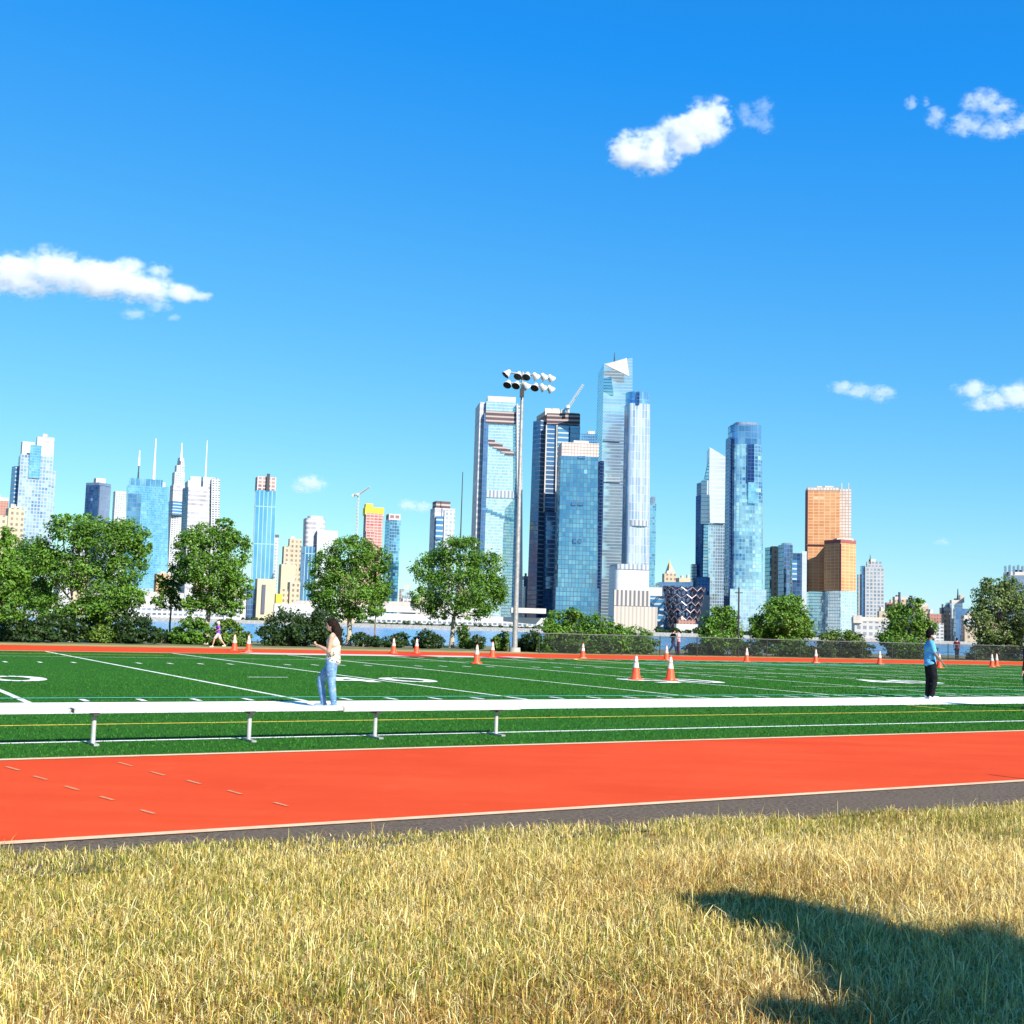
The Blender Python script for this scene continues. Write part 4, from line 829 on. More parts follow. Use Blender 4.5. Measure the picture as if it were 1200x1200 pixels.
MT = 2500   # midtown depth, m
building('residential_tower', 'tall stepped blue and white glass tower at the far left of the skyline', 'tower', 1900, [
    D('tower', (22, 63), (532, None), g_palemix, .06, plant=0), D('tower_shoulder', (27, 66), (549, None), g_palemix, .0, dd=14), D('west_wing', (14, 32), (546, None), g_bluestripe, .25, dd=12),
    D('crown', (25, 41), (517, 540), g_whiteline, .1, dd=18), D('penthouse', (43, 64), (511, 545), g_whiteline, .05, dd=22, plant=1), D('recess', (36, 49), (521, 560), g_sky, .0, dd=-2, dep=10)])
building('apartment_building', 'red brown masonry block at the left photo edge beside the stepped tower', 'building', 1700, [D('block', (-12, 10.5), (583, None), g_brown, .1, plant=1, parapet=m_conc)])
building('apartment_building', 'pinkish beige low block in front of the foot of the stepped tower', 'building', 1600, [D('block', (7, 29), (595, None), g_cream, .15, plant=2)])
building('apartment_building', 'brown low block at the left photo edge in front of the red brown one', 'building', 1550, [D('block', (-15, 9), (603, None), g_cream, .1)])
building('office_tower', 'small dark navy glass tower with white rooftop box', 'tower', 2100, [D('tower', (101, 130), (566, None), g_navy, .52, parapet=g_navylit), D('side_wall', (117.5, 130.3), (569, None), g_navylit, 0, dd=-1, dep=8), D('rooftop_box', (110, 124), (560, 572), m_conc, .2, dd=12)])
building('office_tower', 'thin pale tower between the navy tower and the sky blue tower', 'tower', 2700, [D('tower', (133, 150), (576, None), g_grey, .15, parapet=m_conc)])
building('glass_tower', 'wide sky blue glass slab below two thin masts', 'tower', 2200, [
    D('tower', (150, 198), (568, None), g_sky, .0, xb=(147, 196), phi=.06), D('shaded_left_face', (150, 166), (578, 690), g_skydark, .0, dd=-3, dep=6, phi=.06), D('screen_wall', (152, 191), (560, 572), g_curve, .02, dd=6), D('base_block', (140, 190), (688, None), g_lightblue, .1, dd=-60)])  # left strip in deeper glass paints the shade of the left face
building('spired_tower', 'hidden tower carrying the thick tapering white mast above the sky blue slab', 'tower', 2900, [D('tower', (160, 194), (563, None), g_grey, .2), D('mast', (178.0, 182.0), (514, 562), m_spire, mast=1, xt=181.5)])
building('spired_tower', 'hidden tower carrying the thin dark and white mast on the left above the slab', 'tower', 2950, [D('tower', (152, 175), (564, None), g_grey, .2), D('mast', (160.6, 162.8), (541, 563), m_darkmetal, mast=1, tip=.6), D('mast_tip', (161.2, 164.4), (528, 543), m_spire, mast=1, tip=.5)])
building('stepped_skyscraper', 'grey stepped skyscraper tapering to a pale needle between blue slab and white tower', 'skyscraper', 2700, [
    D('shaft', (199.5, 219), (568, None), g_whiteline, .2), D('middle_tier', (202, 217), (553, 570), g_grey, .2, dd=3), D('upper_tier', (205, 216.5), (545, 556), g_grey, .2, dd=5), D('lantern', (208.5, 215.5), (536, 547), g_grey, .3, dd=7, xb=(207, 216.5)), D('needle', (210.6, 214), (519, 537), m_spire, mast=1),
    D('blue_block', (197.5, 215), (587, 603), g_bluestripe, .3, dd=-40), D('lower_wing', (197, 222), (602, None), g_ferry, .15, dd=-30)])
building('office_tower', 'white louvred tower with a dark left edge and one tall white mast', 'tower', 2300, [
    D('tower', (217, 250), (563, None), g_whiteline, .10, xb=(212, 248)), D('dark_edge', (214, 221), (571, 700), g_navy, .9, dd=-4, xb=(209, 216), dep=30), D('screen_frame', (248, 258), (560, None), g_ferry, .0, dd=10, xb=(246, 256)), D('roof_screen', (222, 252), (558, 566), g_whiteclad, .05, dd=4), D('mast', (239.2, 241.8), (516, 560), m_spire, mast=1)])  # navy glass on the left edge stands in for shade on that face
building('glass_tower', 'slim vertical striped blue tower topped with unfinished pink floors', 'tower', 1900, [
    D('tower', (299, 324), (574, None), g_bluestrip, .05, xb=(292, 319)), D('unfinished_top', (299.5, 324), (558, 575), g_pinkgrid, .1, dd=2), D('hoist', (313, 316.5), (555, 575), m_darkmetal, 0, dd=-2, dep=4)])
building('office_tower', 'narrow grey gridded tower tucked right of the slim striped blue tower', 'tower', 2000, [D('tower', (315, 327), (627, None), g_grey, .25, parapet=m_darkroof)])
building('apartment_building', 'tallest cream masonry block with stepped roof between the blue towers', 'building', 1900, [D('block', (338, 353.5), (631, None), g_cream, .1, plant=1), D('setback_wing', (331, 341), (640, None), g_cream, .2, dd=-8), D('low_wing', (327, 347), (661, None), g_creamsolid, .15, dd=-25, plant=2)])
building('apartment_building', 'lower cream and brown block below the tallest cream block', 'building', 1700, [D('block', (337, 352), (682, None), g_cream, .2, plant=1), D('front_wing', (326, 338), (690, None), g_cream, .2, dd=-10)])
building('glass_tower', 'white banded rounded tower with blue lower floors left of the bushy central tree', 'tower', 2150, [
    D('tower', (355, 382), (607, None), g_whiteline, .12, rnd=8, xb=(352, 380)), D('lower_front', (352.5, 370), (640, None), g_bluestrip, .3, dd=-12), D('side_wing', (369, 396), (621, None), g_whiteclad, .12, dd=-6), D('roof_crown', (359, 380), (604, 610), g_whiteclad, .2, dd=3, rnd=8)])
building('unfinished_tower', 'red slab tower under construction with yellow formwork on top', 'tower', 1800, [
    D('slab_stack', (426.5, 449), (601, None), g_slabred, .12), D('formwork', (425.5, 450), (594, 603), g_yellow, .12), D('upper_formwork', (427, 437), (590, 595), g_yellow, .2, dd=5), D('lower_block', (428, 440), (622, None), g_slabred, .1, dd=-10)])
building('glass_tower', 'small blue glass tower with pale crown right of the yellow topped tower', 'tower', 1580, [D('tower', (451.5, 469.5), (609, None), g_sky, .3), D('crown', (452.5, 469.5), (602, 611), g_pinkgrid, .2, dd=2)])
building('unfinished_tower', 'white and brown half finished tower beside the thin dark mast', 'tower', 1480, [
    D('tower', (504.5, 533.5), (595, None), g_whiteline, .18), D('top_frame', (507, 528), (587, 597), g_slabband, .2, dd=3), D('blue_bay', (510.5, 519.5), (605, None), g_bluestripe, .1, dd=-6, dep=8), D('right_bay', (521, 533.5), (597, None), g_grey, 0, dd=-3, dep=8)])
mm = building('radio_mast', 'thin dark lattice mast between the half finished tower and the notched tower', 'mast', 1450, [D('mast_shaft', (535.6, 538.2), (553, 712), m_darkmetal, mast=1, tip=.35), D('mast_base', (532, 542), (712, None), m_conc, .2)], None)
# tower with diagonal terraces
building('notched_tower', 'pale mirrored tower cut by diagonal dark terraces behind the floodlight mast', 'skyscraper', 1650, [
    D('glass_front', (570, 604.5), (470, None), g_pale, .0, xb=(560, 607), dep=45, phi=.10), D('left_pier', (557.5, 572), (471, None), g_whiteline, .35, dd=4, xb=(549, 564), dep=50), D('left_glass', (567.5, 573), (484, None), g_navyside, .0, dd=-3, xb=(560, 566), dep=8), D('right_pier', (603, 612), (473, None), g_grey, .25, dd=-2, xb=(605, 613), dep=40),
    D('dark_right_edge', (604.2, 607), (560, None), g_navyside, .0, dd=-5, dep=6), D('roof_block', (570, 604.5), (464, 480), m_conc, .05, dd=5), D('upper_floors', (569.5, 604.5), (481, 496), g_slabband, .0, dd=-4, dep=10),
    D('vent_band', (566.5, 603), (574, 583), g_palefins, .0, dd=-4, dep=8)] +
    [D('terrace', (569 + 4.6 * i, 580 + 4.6 * i), (515 + 2.7 * i, 519.6 + 2.7 * i), g_slabband, .0, dd=-6, dep=8) for i in range(6)] +
    [D('terrace', (565 + 5.4 * i, 572 + 5.4 * i), (595 + 2.2 * i, 597.8 + 2.2 * i), g_skydark, .0, dd=-6, dep=8) for i in range(7)])
# stepped navy tower with white slab lines
building('terraced_tower', 'dark navy tower with white floor lines, beige top floors and a crane on its roof', 'skyscraper', 1700, [
    D('dark_flank', (625, 641), (492, None), g_navyline, .55, xb=(617, 637)), D('front', (640, 680), (497, None), g_navyside, .0, dd=-1, xb=(636, 672), dep=40, phi=.15), D('top_floors', (641, 680), (484, 497), g_slabband, .0, dd=-3, dep=40, roof=m_conc), D('roof_slab', (629, 679), (481.5, 487), m_conc, .2, dd=4, plant=3),
    D('framed_bay', (641, 652), (499, 598), g_navyline, .0, dd=-7, xb=(638, 650), dep=14, phi=.15), D('framed_bay', (654, 666.5), (499, 598), g_bluestripe, .0, dd=-6, dep=14, phi=.15), D('framed_bay', (668.5, 679), (499, 598), g_bluestripe, .0, dd=-4, dep=14, phi=.15), D('bay_frame', (640, 641.2), (498, 600), m_conc, 0, dd=-9, dep=14, xb=(637, 638.2)), D('bay_frame', (652.2, 653.4), (498, 600), m_conc, 0, dd=-9, dep=14, xb=(650.2, 651.4)), D('lower_slabs', (640, 652), (600, 690), g_navyline, .0, dd=-5, xb=(640, 650), dep=14)])
building('glass_tower', 'sliver of blue glass tower showing between the navy tower and the chisel topped tower', 'tower', 1800, [D('tower', (676, 702), (508, None), g_sky, .1), D('roof_plant', (688, 697), (505, 510), m_conc, .1, dd=6)])
building('glass_tower', 'broad blue green gridded glass tower with beige top band in front of the taller towers', 'skyscraper', 1560, [
    D('tower', (653, 701), (534, None), g_grid, .09, xb=(648, 700)), D('top_band', (654, 702), (518, 535), net_light, .09, dd=1), D('rooftop_units', (668, 690), (516, 519), m_conc, .2, dd=10),
    D('dark_slot', (670, 675.5), (588, 592), g_navyside, 0, dd=-2, dep=5), D('dark_slot', (678, 684), (588, 592), g_navyside, 0, dd=-2, dep=5), D('dark_slot', (672, 676), (631, 636), g_navyside, 0, dd=-2, dep=5), D('dark_slot', (678, 682), (631, 636), g_navyside, 0, dd=-2, dep=5), D('dark_slot', (678, 686), (534, 537), g_navyside, 0, dd=-2, dep=5),
    D('podium', (648, 702), (688, None), g_grid, .06, dd=-14)])
building('chisel_tower', 'tallest silver blue tower with slanted chisel top', 'skyscraper', 1640, [
    D('tower', (701, 741), (430, None), g_chisel, .17, tops=(426, 419, 419, 426), xb=(692, 742), dep=60), dict(n='top_triangle', x=(708, 736), y=(426, 441), m=m_conc, dd=-26, poly=[(708.5, 427), (734.5, 419.5), (737.5, 441)], th=3),
    D('left_flank', (698, 708), (540, None), g_patchdark, .55, dd=-6, xb=(692, 704), dep=30), D('roof_beacon', (719, 721), (413, 424), m_darkmetal, mast=1), D('pale_band', (707.5, 727), (556, 565), g_pale, .0, dd=-5, dep=6), D('dark_band', (707.5, 727), (514, 517), g_navylit, .0, dd=-5, dep=6)])  # shade of the left flank is painted in with dark blue glass
building('rounded_tower', 'white vertical striped tower with a rounded blue glass top, right of the tallest', 'skyscraper', 1530, [
    D('tower', (731, 763), (472, None), g_white, .20, rnd=5, xb=(726, 762)), D('glass_crown', (730.5, 763.5), (458, 473), g_curve, .20, rnd=16), D('crown_slot', (746, 749.5), (459, 474), g_patchdark, .0, dd=-14, dep=5), D('belt', (729, 763), (609, 616), g_palefins, .15, dd=-2, rnd=14)])
building('podium_building', 'white ribbed podium block standing at the foot of the rounded tower', 'building', 1430, [
    D('block', (713, 762), (663, None), g_podium, .17, rnd=6), D('roof_rim', (713.5, 762.5), (660.5, 667), g_palefins, .17, dd=-1, rnd=6), D('fin_band', (720, 762), (691, 710), g_fins, .0, dd=-3, dep=8), D('cream_base', (717, 770.5), (710, None), g_finscream, .05, dd=-8)])
building('glass_tower', 'slim teal tower edge showing right of the rounded white tower', 'tower', 1750, [D('tower', (757, 769), (590, None), g_sky, .2), D('upper_fin', (762, 768), (582, 596), g_navylit, .2, dd=5)])
building('domed_building', 'cream building with pyramid roof and gilded pinnacle above the honeycomb structure', 'building', 2000, [
    D('block', (776, 793), (672, None), g_cream, .15), D('pyramid_roof', (783, 786), (660, 673), m_conc, .2, dd=3, xb=(778, 792)), D('pinnacle', (783.6, 785.6), (654, 662), mottled('gilded_copper', (.6, .42, .16), (.7, .5, .2), .2, .4, .4), mast=1)])
building('office_building', 'pale low stepped building right of the gilded pinnacle building', 'building', 1950, [D('block', (792, 812), (677, None), g_creamsolid, .2, plant=2)])
building('shopping_centre', 'dark blue glass low block directly above the honeycomb structure', 'building', 1520, [D('block', (768, 812), (683, None), g_navyside, .1, tops=(682, 682, 682, 682)), D('white_wing', (757, 776), (688, None), g_shed, .1, dd=-8), D('terrace_floor', (757, 778), (698, None), g_bluestripe, .05, dd=-14)])
# honeycomb structure
def honeycomb():
    Y = 1475; c = at(801, 727, Y); root = empty('honeycomb_structure', Vector((c.x, c.y, ZB)), 'dark bronze honeycomb bowl of interlocking stairs below the dark blue block', 'landmark'); zt = at(801, 689, Y).z; z0 = ZB
    sc = Y / F; N = 12; lv = 7
    for k in range(lv):
        t = k / (lv - 1); z = z0 + 3 + (zt - z0 - 4) * t; r = (13.5 + 10.5 * t ** .9) * sc; mb = MB(); dz = (zt - z0) / lv * .42; lo = MB()
        for i in range(N * 2):
            a0, a1 = math.pi * i / N, math.pi * (i + 1) / N; s0 = dz * (1 if (i + k) % 2 else -1); s1 = -s0
            for ring, rr in ((0, r), (1, r * .86)):
                p0 = Vector((math.cos(a0) * rr, math.sin(a0) * rr, z - z0 + s0 * .7)); p1 = Vector((math.cos(a1) * rr, math.sin(a1) * rr, z - z0 + s1 * .7)); mb.tube(p0, p1, .85, .85, 6)
                if k < lv - 1 and s0 > 0: mb.tube(p0, Vector((p0.x * 1.05, p0.y * 1.05, p0.z + dz * 1.1)), .7, .7, 6)
            q0, q1 = Vector((math.cos(a0) * r * 1.02, math.sin(a0) * r * 1.02, z - z0 + s0 * .7 - 1.1)), Vector((math.cos(a1) * r * 1.02, math.sin(a1) * r * 1.02, z - z0 + s1 * .7 - 1.1)); lo.tube(q0, q1, .38, .38, 5)
        o = mb.build('landing_ring', m_copper, root); lo.build('soffit', m_copperedge, o)
honeycomb()
building('pavilion', 'pinkish low pavilion at the foot of the honeycomb structure', 'building', 1400, [D('block', (793, 815), (726, None), g_brown, .1, plant=1), D('canopy', (790, 818), (731, None), g_shed, .1, dd=-10)])
building('pointed_tower', 'white and blue tower with a sharp triangular peak', 'skyscraper', 1600, [
    D('tower', (830, 850.5), (612, None), g_lightblue, .0, dep=40, phi=.1), D('white_upper', (831.5, 850.5), (534, 613), g_whiteclad, .0, dd=-3, dep=40, phi=.1, tops=(524, 535.5, 535.5, 524)), D('slanted_flank', (825.5, 833.5), (560, 700), g_chisel, .0, dd=3, dep=36, tops=(562, 524, 524, 562)),
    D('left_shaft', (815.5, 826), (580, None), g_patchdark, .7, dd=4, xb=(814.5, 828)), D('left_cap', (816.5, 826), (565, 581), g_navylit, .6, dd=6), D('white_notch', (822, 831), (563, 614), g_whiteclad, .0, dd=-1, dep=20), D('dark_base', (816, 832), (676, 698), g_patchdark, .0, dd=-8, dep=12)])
building('glass_tower', 'small blue block at the left foot of the pointed tower', 'tower', 1620, [D('tower', (809.5, 819), (661, None), g_navylit, .2), D('pale_base', (812, 832), (697, None), g_shed, .1, dd=-60)])
building('glass_tower', 'tall patchwork blue tower with rounded corners right of the pointed tower', 'skyscraper', 1500, [
    D('tower', (851, 895), (520, None), g_patch, .14, rnd=12, xb=(849, 897)), D('crown', (851.5, 894), (497, 521), g_skydark, .14, rnd=12), D('dark_left_edge', (850.5, 857), (512, None), g_patchdark, .7, dd=-4, xb=(848, 856), dep=20), D('recess', (876, 884), (520, 565), g_patchdark, .0, dd=-6, dep=8), D('recess', (877, 886), (565, 590), g_sky, .0, dd=-6, dep=8), D('roof_rail', (857, 890), (494, 498), g_navylit, .2, dd=8, rnd=8), D('podium', (853, 898), (690, None), g_lightblue, .06, dd=-20)])  # left edge: shade of that side put into a darker glass colour
building('office_building', 'dark teal narrow tower at the left end of the navy group beside the netted tower', 'tower', 1700, [D('tower', (896.5, 906), (641, None), g_grid, .6), D('bright_wall', (905, 914), (640, None), g_cream, 0, dd=-4, dep=10)])
building('office_building', 'tallest navy tower of the group between patchwork tower and netted tower', 'tower', 1650, [D('tower', (912, 929), (638, None), g_navyside, .4), D('cap', (915.5, 927.5), (636, 642), g_navylit, .3, dd=4)])
building('office_building', 'dark blue tower with pale framed windows beside the orange netted tower', 'tower', 1600, [D('tower', (926, 940), (648, None), g_navy, .2), D('pale_frame', (928.5, 934), (656, 680), g_bluestripe, 0, dd=-3, dep=5), D('right_wall', (939, 945.5), (646, None), g_whiteclad, .1, dd=8)])
building('unfinished_tower', 'taller of the two towers wrapped in orange netting', 'skyscraper', 1650, [
    D('netted_floors', (944, 984), (572, 693), net, .06, parapet=net_light, plant=3), D('pale_scaffold_bay', (983, 997.5), (573, 693), net_light, .0, dd=6), D('shaded_flank', (943.7, 947), (574, 693), net_dark, .9, dd=-2, dep=24), D('glass_base', (944.5, 997), (693, None), g_pale, .06, dd=1), D('floor_gap', (945, 984), (637.5, 639), net_dark, .0, dd=-2.5, dep=4), D('roof_posts', (986, 987), (566, 574), m_conc, 0, dd=5, dep=3), D('roof_posts', (994, 995), (566, 574), m_conc, 0, dd=5, dep=3)])  # flank shadow is painted as a darker netting
building('unfinished_tower', 'lower of the two towers wrapped in orange netting, with painted shade on its left flank', 'tower', 1590, [
    D('netted_floors', (966, 1003), (633, 692), net, .52, parapet=net_dark), D('glass_base', (967, 1003.5), (692, None), g_lightblue, .50, dd=1), D('rooftop_units', (976, 1000), (630.5, 634), m_conc, .2, dd=10), D('shaded_net', (966, 986), (637, 692), net_dark, .98, dd=-3, dep=60)])  # shadow on the left side is painted by the dark red netting
building('apartment_building', 'grey white gridded tower with small rooftop turret right of the netted towers', 'tower', 1700, [
    D('tower', (1013, 1036), (664, None), g_grey, .04, plant=0), D('upper_step', (1015, 1033), (658, 666), g_grey, .05, dd=5), D('turret', (1018, 1026), (655, 660), m_conc, .2, dd=9), D('dark_slot', (1008, 1014), (663, None), g_navyside, .3, dd=3), D('left_wing', (1004.5, 1010), (673, None), g_grey, .3, dd=6), D('flagstaff', (1019, 1020.5), (650, 656), m_darkmetal, mast=1)])
building('low_building', 'white low building with square windows at the foot of the gridded tower', 'building', 1350, [D('block', (998, 1042), (724, None), facade('white_low_wall', (.25, .28, .32), (.5, .52, .55), (.76, .74, .72), 7, 6.5, .45, .4, .1, .4, .5, .3, frough=.8, seed=41), .08, parapet=m_conc), D('raised_wing', (999, 1010), (721, 730), m_conc, .1, dd=-2)])
for i, (x0, x1, yt, mt_, lab, pl) in enumerate([(1037, 1049, 706, g_brown, 'pinkish block left of the ragged tree on the right', 1), (1046, 1064, 700, g_cream, 'cream block with water tanks above the ragged tree', 2), (1062, 1076, 702, g_navylit, 'grey blue block behind the ragged tree', 1), (1101, 1118, 713, g_cream, 'pale low block right of the ragged tree', 2), (1113, 1128, 704, g_whiteclad, 'white stepped block below the thin dark spire', 1), (1117, 1136, 713, g_navyside, 'navy block between the ragged tree and the pale tree', 0), (1176, 1215, 671, g_navylit, 'dark turreted block above the pale tree at the right photo edge', 3)]):
    pp_ = [D('block', (x0, x1), (yt, None), mt_, .15, plant=pl, parapet=m_conc if i in (1, 3, 4, 6) else None)]
    if i == 1: pp_ += [D('water_tank', (1052, 1056), (694, 701), m_darkroof, mast=1, tip=.8), D('water_tank', (1065, 1070), (698, 706), m_darkroof, mast=1, tip=.8)]
    if i == 4: pp_ += [D('spire', (1121, 1124), (690, 705), m_darkmetal, mast=1), D('turret', (1124, 1130), (697, 706), m_conc, .2)]
    if i == 3: pp_ += [D('water_tank', (1103, 1106), (708, 714), m_darkroof, mast=1, tip=.8), D('roof_house', (1108, 1114), (706, 714), g_navylit, .3)]
    if i == 6: pp_ += [D('turret', (1176.5 + 5 * k, 1179.5 + 5 * k), (663 - (k % 2), 673), g_navylit, .3, dd=-2) for k in range(5)]
    building('apartment_building', lab, 'building', 1850 - 30 * i, pp_)
# small blocks filling the waterfront between the towers
for i, (x0, x1, yt, d_, mt_, lab) in enumerate([
    (66, 82, 655, 1800, g_cream, 'cream mid rise glimpsed through the crown of the broad tree'), (84, 100, 640, 1850, g_grey, 'grey mid rise left of the dark navy tower foot'),
    (258, 270, 668, 1750, g_grey, 'grey mid rise right of the white louvred tower behind the round crowned tree'), (270, 284, 688, 1700, g_cream, 'cream low block left of the dark waterfront wing'),
    (396, 410, 672, 1750, g_brown, 'pinkish low block behind the bushy central tree, left side'), (410, 426, 652, 1800, g_grey, 'grey block below the pale tower crane'),
    (468, 482, 690, 1650, g_lightblue, 'small pale blue block between the two bushy central trees'), (482, 503, 699, 1600, g_cream, 'cream low block left of the half finished tower foot'),
    (534, 550, 682, 1600, g_grey, 'grey low block at the foot of the notched tower'), (612, 622, 676, 1800, g_navylit, 'slate block in the gap between notched tower and navy tower'),
    (1028, 1040, 716, 1500, g_cream, 'cream low block just right of the white low building'), (1074, 1088, 708, 1750, g_cream, 'cream block behind the right half of the ragged tree'),
    (1086, 1103, 719, 1650, g_brown, 'pinkish low block between the ragged tree and the pale low block'), (1126, 1142, 722, 1600, g_grey, 'grey low block touching the left side of the pale tree'), (1140, 1180, 716, 1700, g_cream, 'wide cream block behind the pale tree')]):
    building('apartment_building', lab, 'building', d_, [D('block', (x0, x1), (yt, None), mt_, .2, plant=2, parapet=m_conc if i % 2 else None), D('annex', (x0 + 2, x1 + 3), (yt + 11, None), g_cream if i % 3 else g_ferry, .15, dd=-25)])
# along the waterfront
building('cream_warehouse', 'plain cream block with one dark vertical slot on the left waterfront', 'building', 1450, [D('block', (299, 323.5), (678, None), g_creamsolid, .12), D('slot', (307.5, 311.5), (685, 719), m_darkroof, 0, dd=-3, dep=4), D('dark_wing', (288, 299.5), (690, None), g_navyside, .2, dd=5), D('tall_pale_edge', (282, 289), (696, None), g_shed, .2, dd=4)])
building('brick_building', 'orange masonry block seen through the small slim tree', 'building', 1500, [D('block', (181, 199), (672, None), g_orangebrick, .15, plant=1)])
building('brick_building', 'pinkish brick block seen behind the round crowned tree on the left', 'building', 1550, [D('block', (226, 240), (684, None), g_brown, .2, plant=1), D('wing', (205, 228), (700, None), g_cream, .1, dd=-20)])
building('pier_shed', 'long white pier terminal with bands of dark windows on the left waterfront', 'building', 1290, [D('shed', (138, 284), (712, None), g_ferry, .01, dep=40), D('upper_deck', (142, 236), (697, 713), g_shed, .02, dd=8, dep=28, plant=2), D('bow_house', (262, 284), (718, 728), g_ferry, .05, dd=-6)])
building('pier_shed', 'white pier shed between the cream warehouse and the central trees', 'building', 1300, [D('shed', (320, 402), (707, None), g_shed, .02, dep=40, plant=2), D('dark_doors', (322, 400), (716, 724), g_ferry, .0, dd=-4, dep=6)])
building('pier_shed', 'long flat roofed white shed behind the floodlight mast foot', 'building', 1300, [D('shed', (414, 642), (717.5, None), g_shed, .01, dep=50), D('upper_storey', (418, 560), (709, 718), g_shed, .02, dd=8, dep=30, plant=3), D('open_bays', (416, 640), (725, 732), g_ferry, .0, dd=-5, dep=8), D('right_storey', (598, 640), (712, 718.5), m_conc, .03, dd=5, dep=30)])
building('barge', 'yellow construction container on the left waterfront', 'container', 1330, [D('box', (322, 331), (696, 709), g_yellow, .2), D('frame', (324, 329), (709, None), m_conc, .2)], None)
# low white excursion boat and quay wall
bt = gnd(1111, 753, -4); root = empty('excursion_boat', Vector((bt.x, bt.y, -4)), 'white flat roofed boat on the river right of the ragged tree', 'boat', None, .1)
s_ = bt.y / F
mb = MB(); L_, B_ = 26 * s_, 6 * s_
hullb = [(-L_/2, -B_*.4, -.3), (L_*.38, -B_*.4, -.3), (L_*.5, 0, -.3), (L_*.38, B_*.4, -.3), (-L_/2, B_*.4, -.3)]; hullt = [(-L_/2, -B_/2, 1.0*s_*4), (L_*.40, -B_/2, 4*s_), (L_*.56, 0, 4.4*s_), (L_*.40, B_/2, 4*s_), (-L_/2, B_/2, 4*s_)]
mb.prism(hullb, hullt); mb.build('hull', [m_whitecloth, m_conc], root)
mb = MB(); mb.box((-L_*.05, 0, 4*s_), L_*.7, B_*.8, 2.6*s_); mb.build('cabin', g_ferry, root); mb = MB(); mb.box((-L_*.05, 0, 6.6*s_), L_*.78, B_*.95, .7*s_); mb.build('roof', m_whitecloth, root)
q = MB(); a, b = at(250, 733, 1252), at(1300, 733, 1252); q.box(((a.x + b.x) / 2 - 300, 1253, -4.4), 3400, 3, 4.2); o = q.build('quay_wall', m_riprap); tag(o, 'long stone quay wall along the far waterline', 'quay wall')
# green strip along the far shore
bl = []
for x in list(range(770, 1010, 7)) + list(range(420, 640, 14)) + list(range(288, 400, 9)):
    yy = 734 + .03 * (x - 600); h_ = rng.uniform(2.2, 4.5) if x > 640 else rng.uniform(1.5, 3); c = at(x, yy - h_ + 3, 1262 + rng.uniform(-3, 12)); bl.append(((c.x, c.y, c.z), (6 * 1262 / F, 6, h_ * 1262 / F)))
o = leaves('far_shore_trees', bl, 9000, 2.6, m_leafdark, None, (0, 0, 0), clumps=14, seed=300); tag(o, 'low green trees in a strip along the far waterfront', 'trees', kind='stuff')

# construction cranes
def crane(name, label, Y, base, top, jib, back, rr):
    p = at(*base, Y); t = at(*top, Y); t = Vector((p.x, p.y, t.z)); root = empty(name, p, label, 'crane')
    def lattice(a, b, wd, n, th):
        mb = MB(); d = (b - a).normalized(); s = d.orthogonal().normalized() * wd; q = d.cross(s).normalized() * wd; cs = [s + q, s - q, -s - q, -s + q]
        for c in cs: mb.tube(a + c, b + c * .8, th, th, 4)
        for i in range(n):
            u, v = a.lerp(b, i / n), a.lerp(b, (i + 1) / n)
            for k in range(4): mb.tube(u + cs[k], v + cs[(k + 1) % 4], th * .7, th * .7, 3)
        return mb
    lattice(p, t, 1.1 * rr, 14, .42 * rr).build('tower_frame', m_spire, root, off=p)
    j = at(*jib, Y); lattice(t, Vector((j.x, p.y - 8, j.z)), .9 * rr, 12, .40 * rr).build('jib', m_spire, root, off=p)
    k = at(*back, Y); lattice(t, Vector((k.x, p.y + 6, k.z)), .9 * rr, 4, .40 * rr).build('counter_jib', m_spire, root, off=p)
    mb = MB(); mb.box((k.x, p.y + 6, k.z - 3.5 * rr), 4 * rr, 4 * rr, 4 * rr); mb.build('counterweight', m_conc, root, off=p)
    mb = MB(); mb.box((t.x, t.y - 2, t.z - 1), 3.4 * rr, 3.4 * rr, 3.4 * rr); mb.build('cab', m_whitecloth, root, off=p)
crane('tower_crane', 'white luffing crane standing on the roof of the dark navy tower', 1690, (665.5, 484), (666.5, 478), (683, 452), (660, 480), 1.25)
crane('tower_crane', 'pale thin tower crane left of the yellow topped tower', 1780, (417.5, 634), (418.5, 580), (434, 571), (413.5, 579), 1.0)

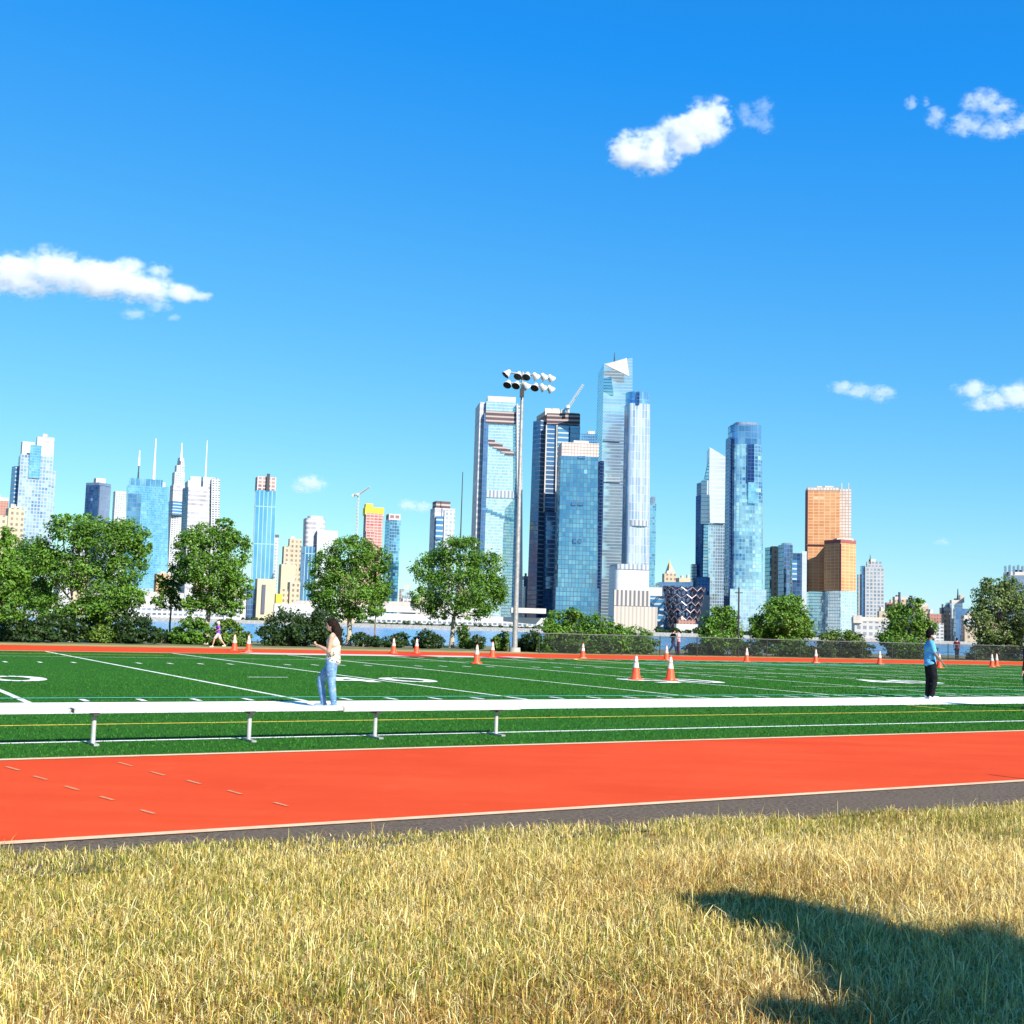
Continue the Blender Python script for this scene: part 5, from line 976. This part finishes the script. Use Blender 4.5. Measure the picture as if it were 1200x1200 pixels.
# ------------------------------------------------------------------ clouds: volumes with real size, kilometres away
def cloud(label, Y, lumps, dens, seed, wisp=.5, thr=.0):
    cs = []
    for cx, cy, rx, ry in lumps:
        c = at(cx, cy, Y); s = Y / F; cs.append((c, (rx * s * 1.14, max(min(rx, ry * 1.6), ry) * s * 1.14, ry * s * 1.14)))
    org = sum((c for c, r in cs), Vector()) / len(cs)
    mb = MB(); lo = Vector((1e9,) * 3); hi = -lo
    for c, r in cs:
        for i in range(3): lo[i] = min(lo[i], c[i] - r[i] * 1.12); hi[i] = max(hi[i], c[i] + r[i] * 1.12)
    c = (lo + hi) / 2; d = hi - lo; sz = max(d)
    mb.box((c.x, c.y, lo.z), d.x, d.y, d.z)
    m = NT('cloud_vapour'); tr = m.t; tr.nodes.remove(m.b); pv = m.n('VolumePrincipled'); pv.inputs['Color'].default_value = (.94, .94, .945, 1); pv.inputs['Anisotropy'].default_value = 0.15
    v = m.coord('Object'); pitch = sz
    mp = m.n('Mapping'); m.l(v, mp.inputs[0]); mp.inputs['Location'].default_value = (seed * 3.1 * sz, seed * 1.7 * sz, seed * sz); mp.inputs['Scale'].default_value = (.8, 1, 1.15)
    nz = m.n('TexNoise'); m.l(mp.outputs[0], nz.inputs['Vector']); med = np.median([min(r) for _, r in cs]); nz.inputs['Scale'].default_value = 1.25 / med; nz.inputs['Detail'].default_value = 7; nz.inputs['Roughness'].default_value = .66
    acc = None
    for q, r in cs:
        o = q - org; sb = m.n('VectorMath', operation='SUBTRACT'); m.l(v, sb.inputs[0]); sb.inputs[1].default_value = o
        dv = m.n('VectorMath', operation='DIVIDE'); m.l(sb.outputs[0], dv.inputs[0]); dv.inputs[1].default_value = r
        ln = m.n('VectorMath', operation='LENGTH'); m.l(dv.outputs[0], ln.inputs[0]); f = m.math('SUBTRACT', 1.0, ln.outputs['Value'])
        acc = f if acc is None else m.math('SMOOTH_MAX', acc, f, .22)
    f = m.math('ADD', acc, m.math('MULTIPLY', m.math('SUBTRACT', nz.outputs[0], .5), wisp * 5.0)); f = m.math('SUBTRACT', f, .30 + thr)
    nz2 = m.noise(mp.outputs[0], 5.0 / med, 5, .65); f = m.math('ADD', f, m.math('MULTIPLY', m.math('SUBTRACT', nz2, .5), wisp * 1.1))
    edge = m.ramp(acc, .0, .22); f = m.math('MULTIPLY', m.ramp(f, 0, .5), edge); m.l(m.math('MULTIPLY', f, dens), pv.inputs['Density'])
    m.l(pv.outputs[0], m.out.inputs['Volume'])
    o = mb.build('cloud', m.mat, off=org); o.location = org; tag(o, label, 'cloud', 'clouds in the blue sky'); return o
CY = 4000
cloud('biggest white cloud, long and flat based, at the left edge of the sky', CY, [(20,322,46,30),(62,316,42,30),(105,326,46,26),(140,332,42,26),(175,338,36,20),(150,312,24,12),(185,316,18,11),(212,344,26,13),(236,348,18,8),(-20,330,40,24)], .034, 1, .46)
cloud('small ragged cloud right below the biggest white cloud', CY, [(158,368,22,8),(188,359,18,8),(204,372,10,6)], .010, 2, .6)
cloud('bright puffy two lobed cloud high up right of the centre', CY, [(742,178,34,26),(770,176,34,28),(756,190,26,18),(800,158,34,26),(828,142,34,28),(812,150,30,24),(840,130,20,18)], .034, 3, .52)
cloud('thin ragged wisp right of the bright two lobed cloud', CY, [(886,140,24,12),(894,124,16,12),(872,128,12,10),(898,150,14,8)], .0055, 4, .75)
cloud('torn wispy cloud cut off by the upper right edge', CY, [(1150,118,26,14),(1172,128,24,12),(1096,138,14,14),(1132,146,24,14),(1165,152,26,12),(1192,148,22,12),(1068,120,9,9),(1084,120,7,7),(1215,140,24,20)], .012, 5, .85)
cloud('small flat cloud alone above the netted towers', CY, [(988,454,22,9),(1008,458,24,11),(1034,462,18,12)], .016, 6, .55)
cloud('soft white cloud at the right photo edge level with the mast top', CY, [(1140,456,28,13),(1165,470,30,13),(1192,464,28,20),(1220,462,34,26),(1150,476,24,8)], .02, 7, .5)
cloud('small cloud just above the white banded tower left of the centre', CY, [(364,566,22,12),(352,572,16,8)], .022, 8, .5)
cloud('small flat cloud left of the thin dark lattice mast', CY, [(478,592,16,8),(494,594,16,8)], .022, 9, .5)
cloud('tiny faint cloud low above the ragged tree on the right', CY, [(1106,635,11,6),(1098,636,7,4)], .008, 10, .5)
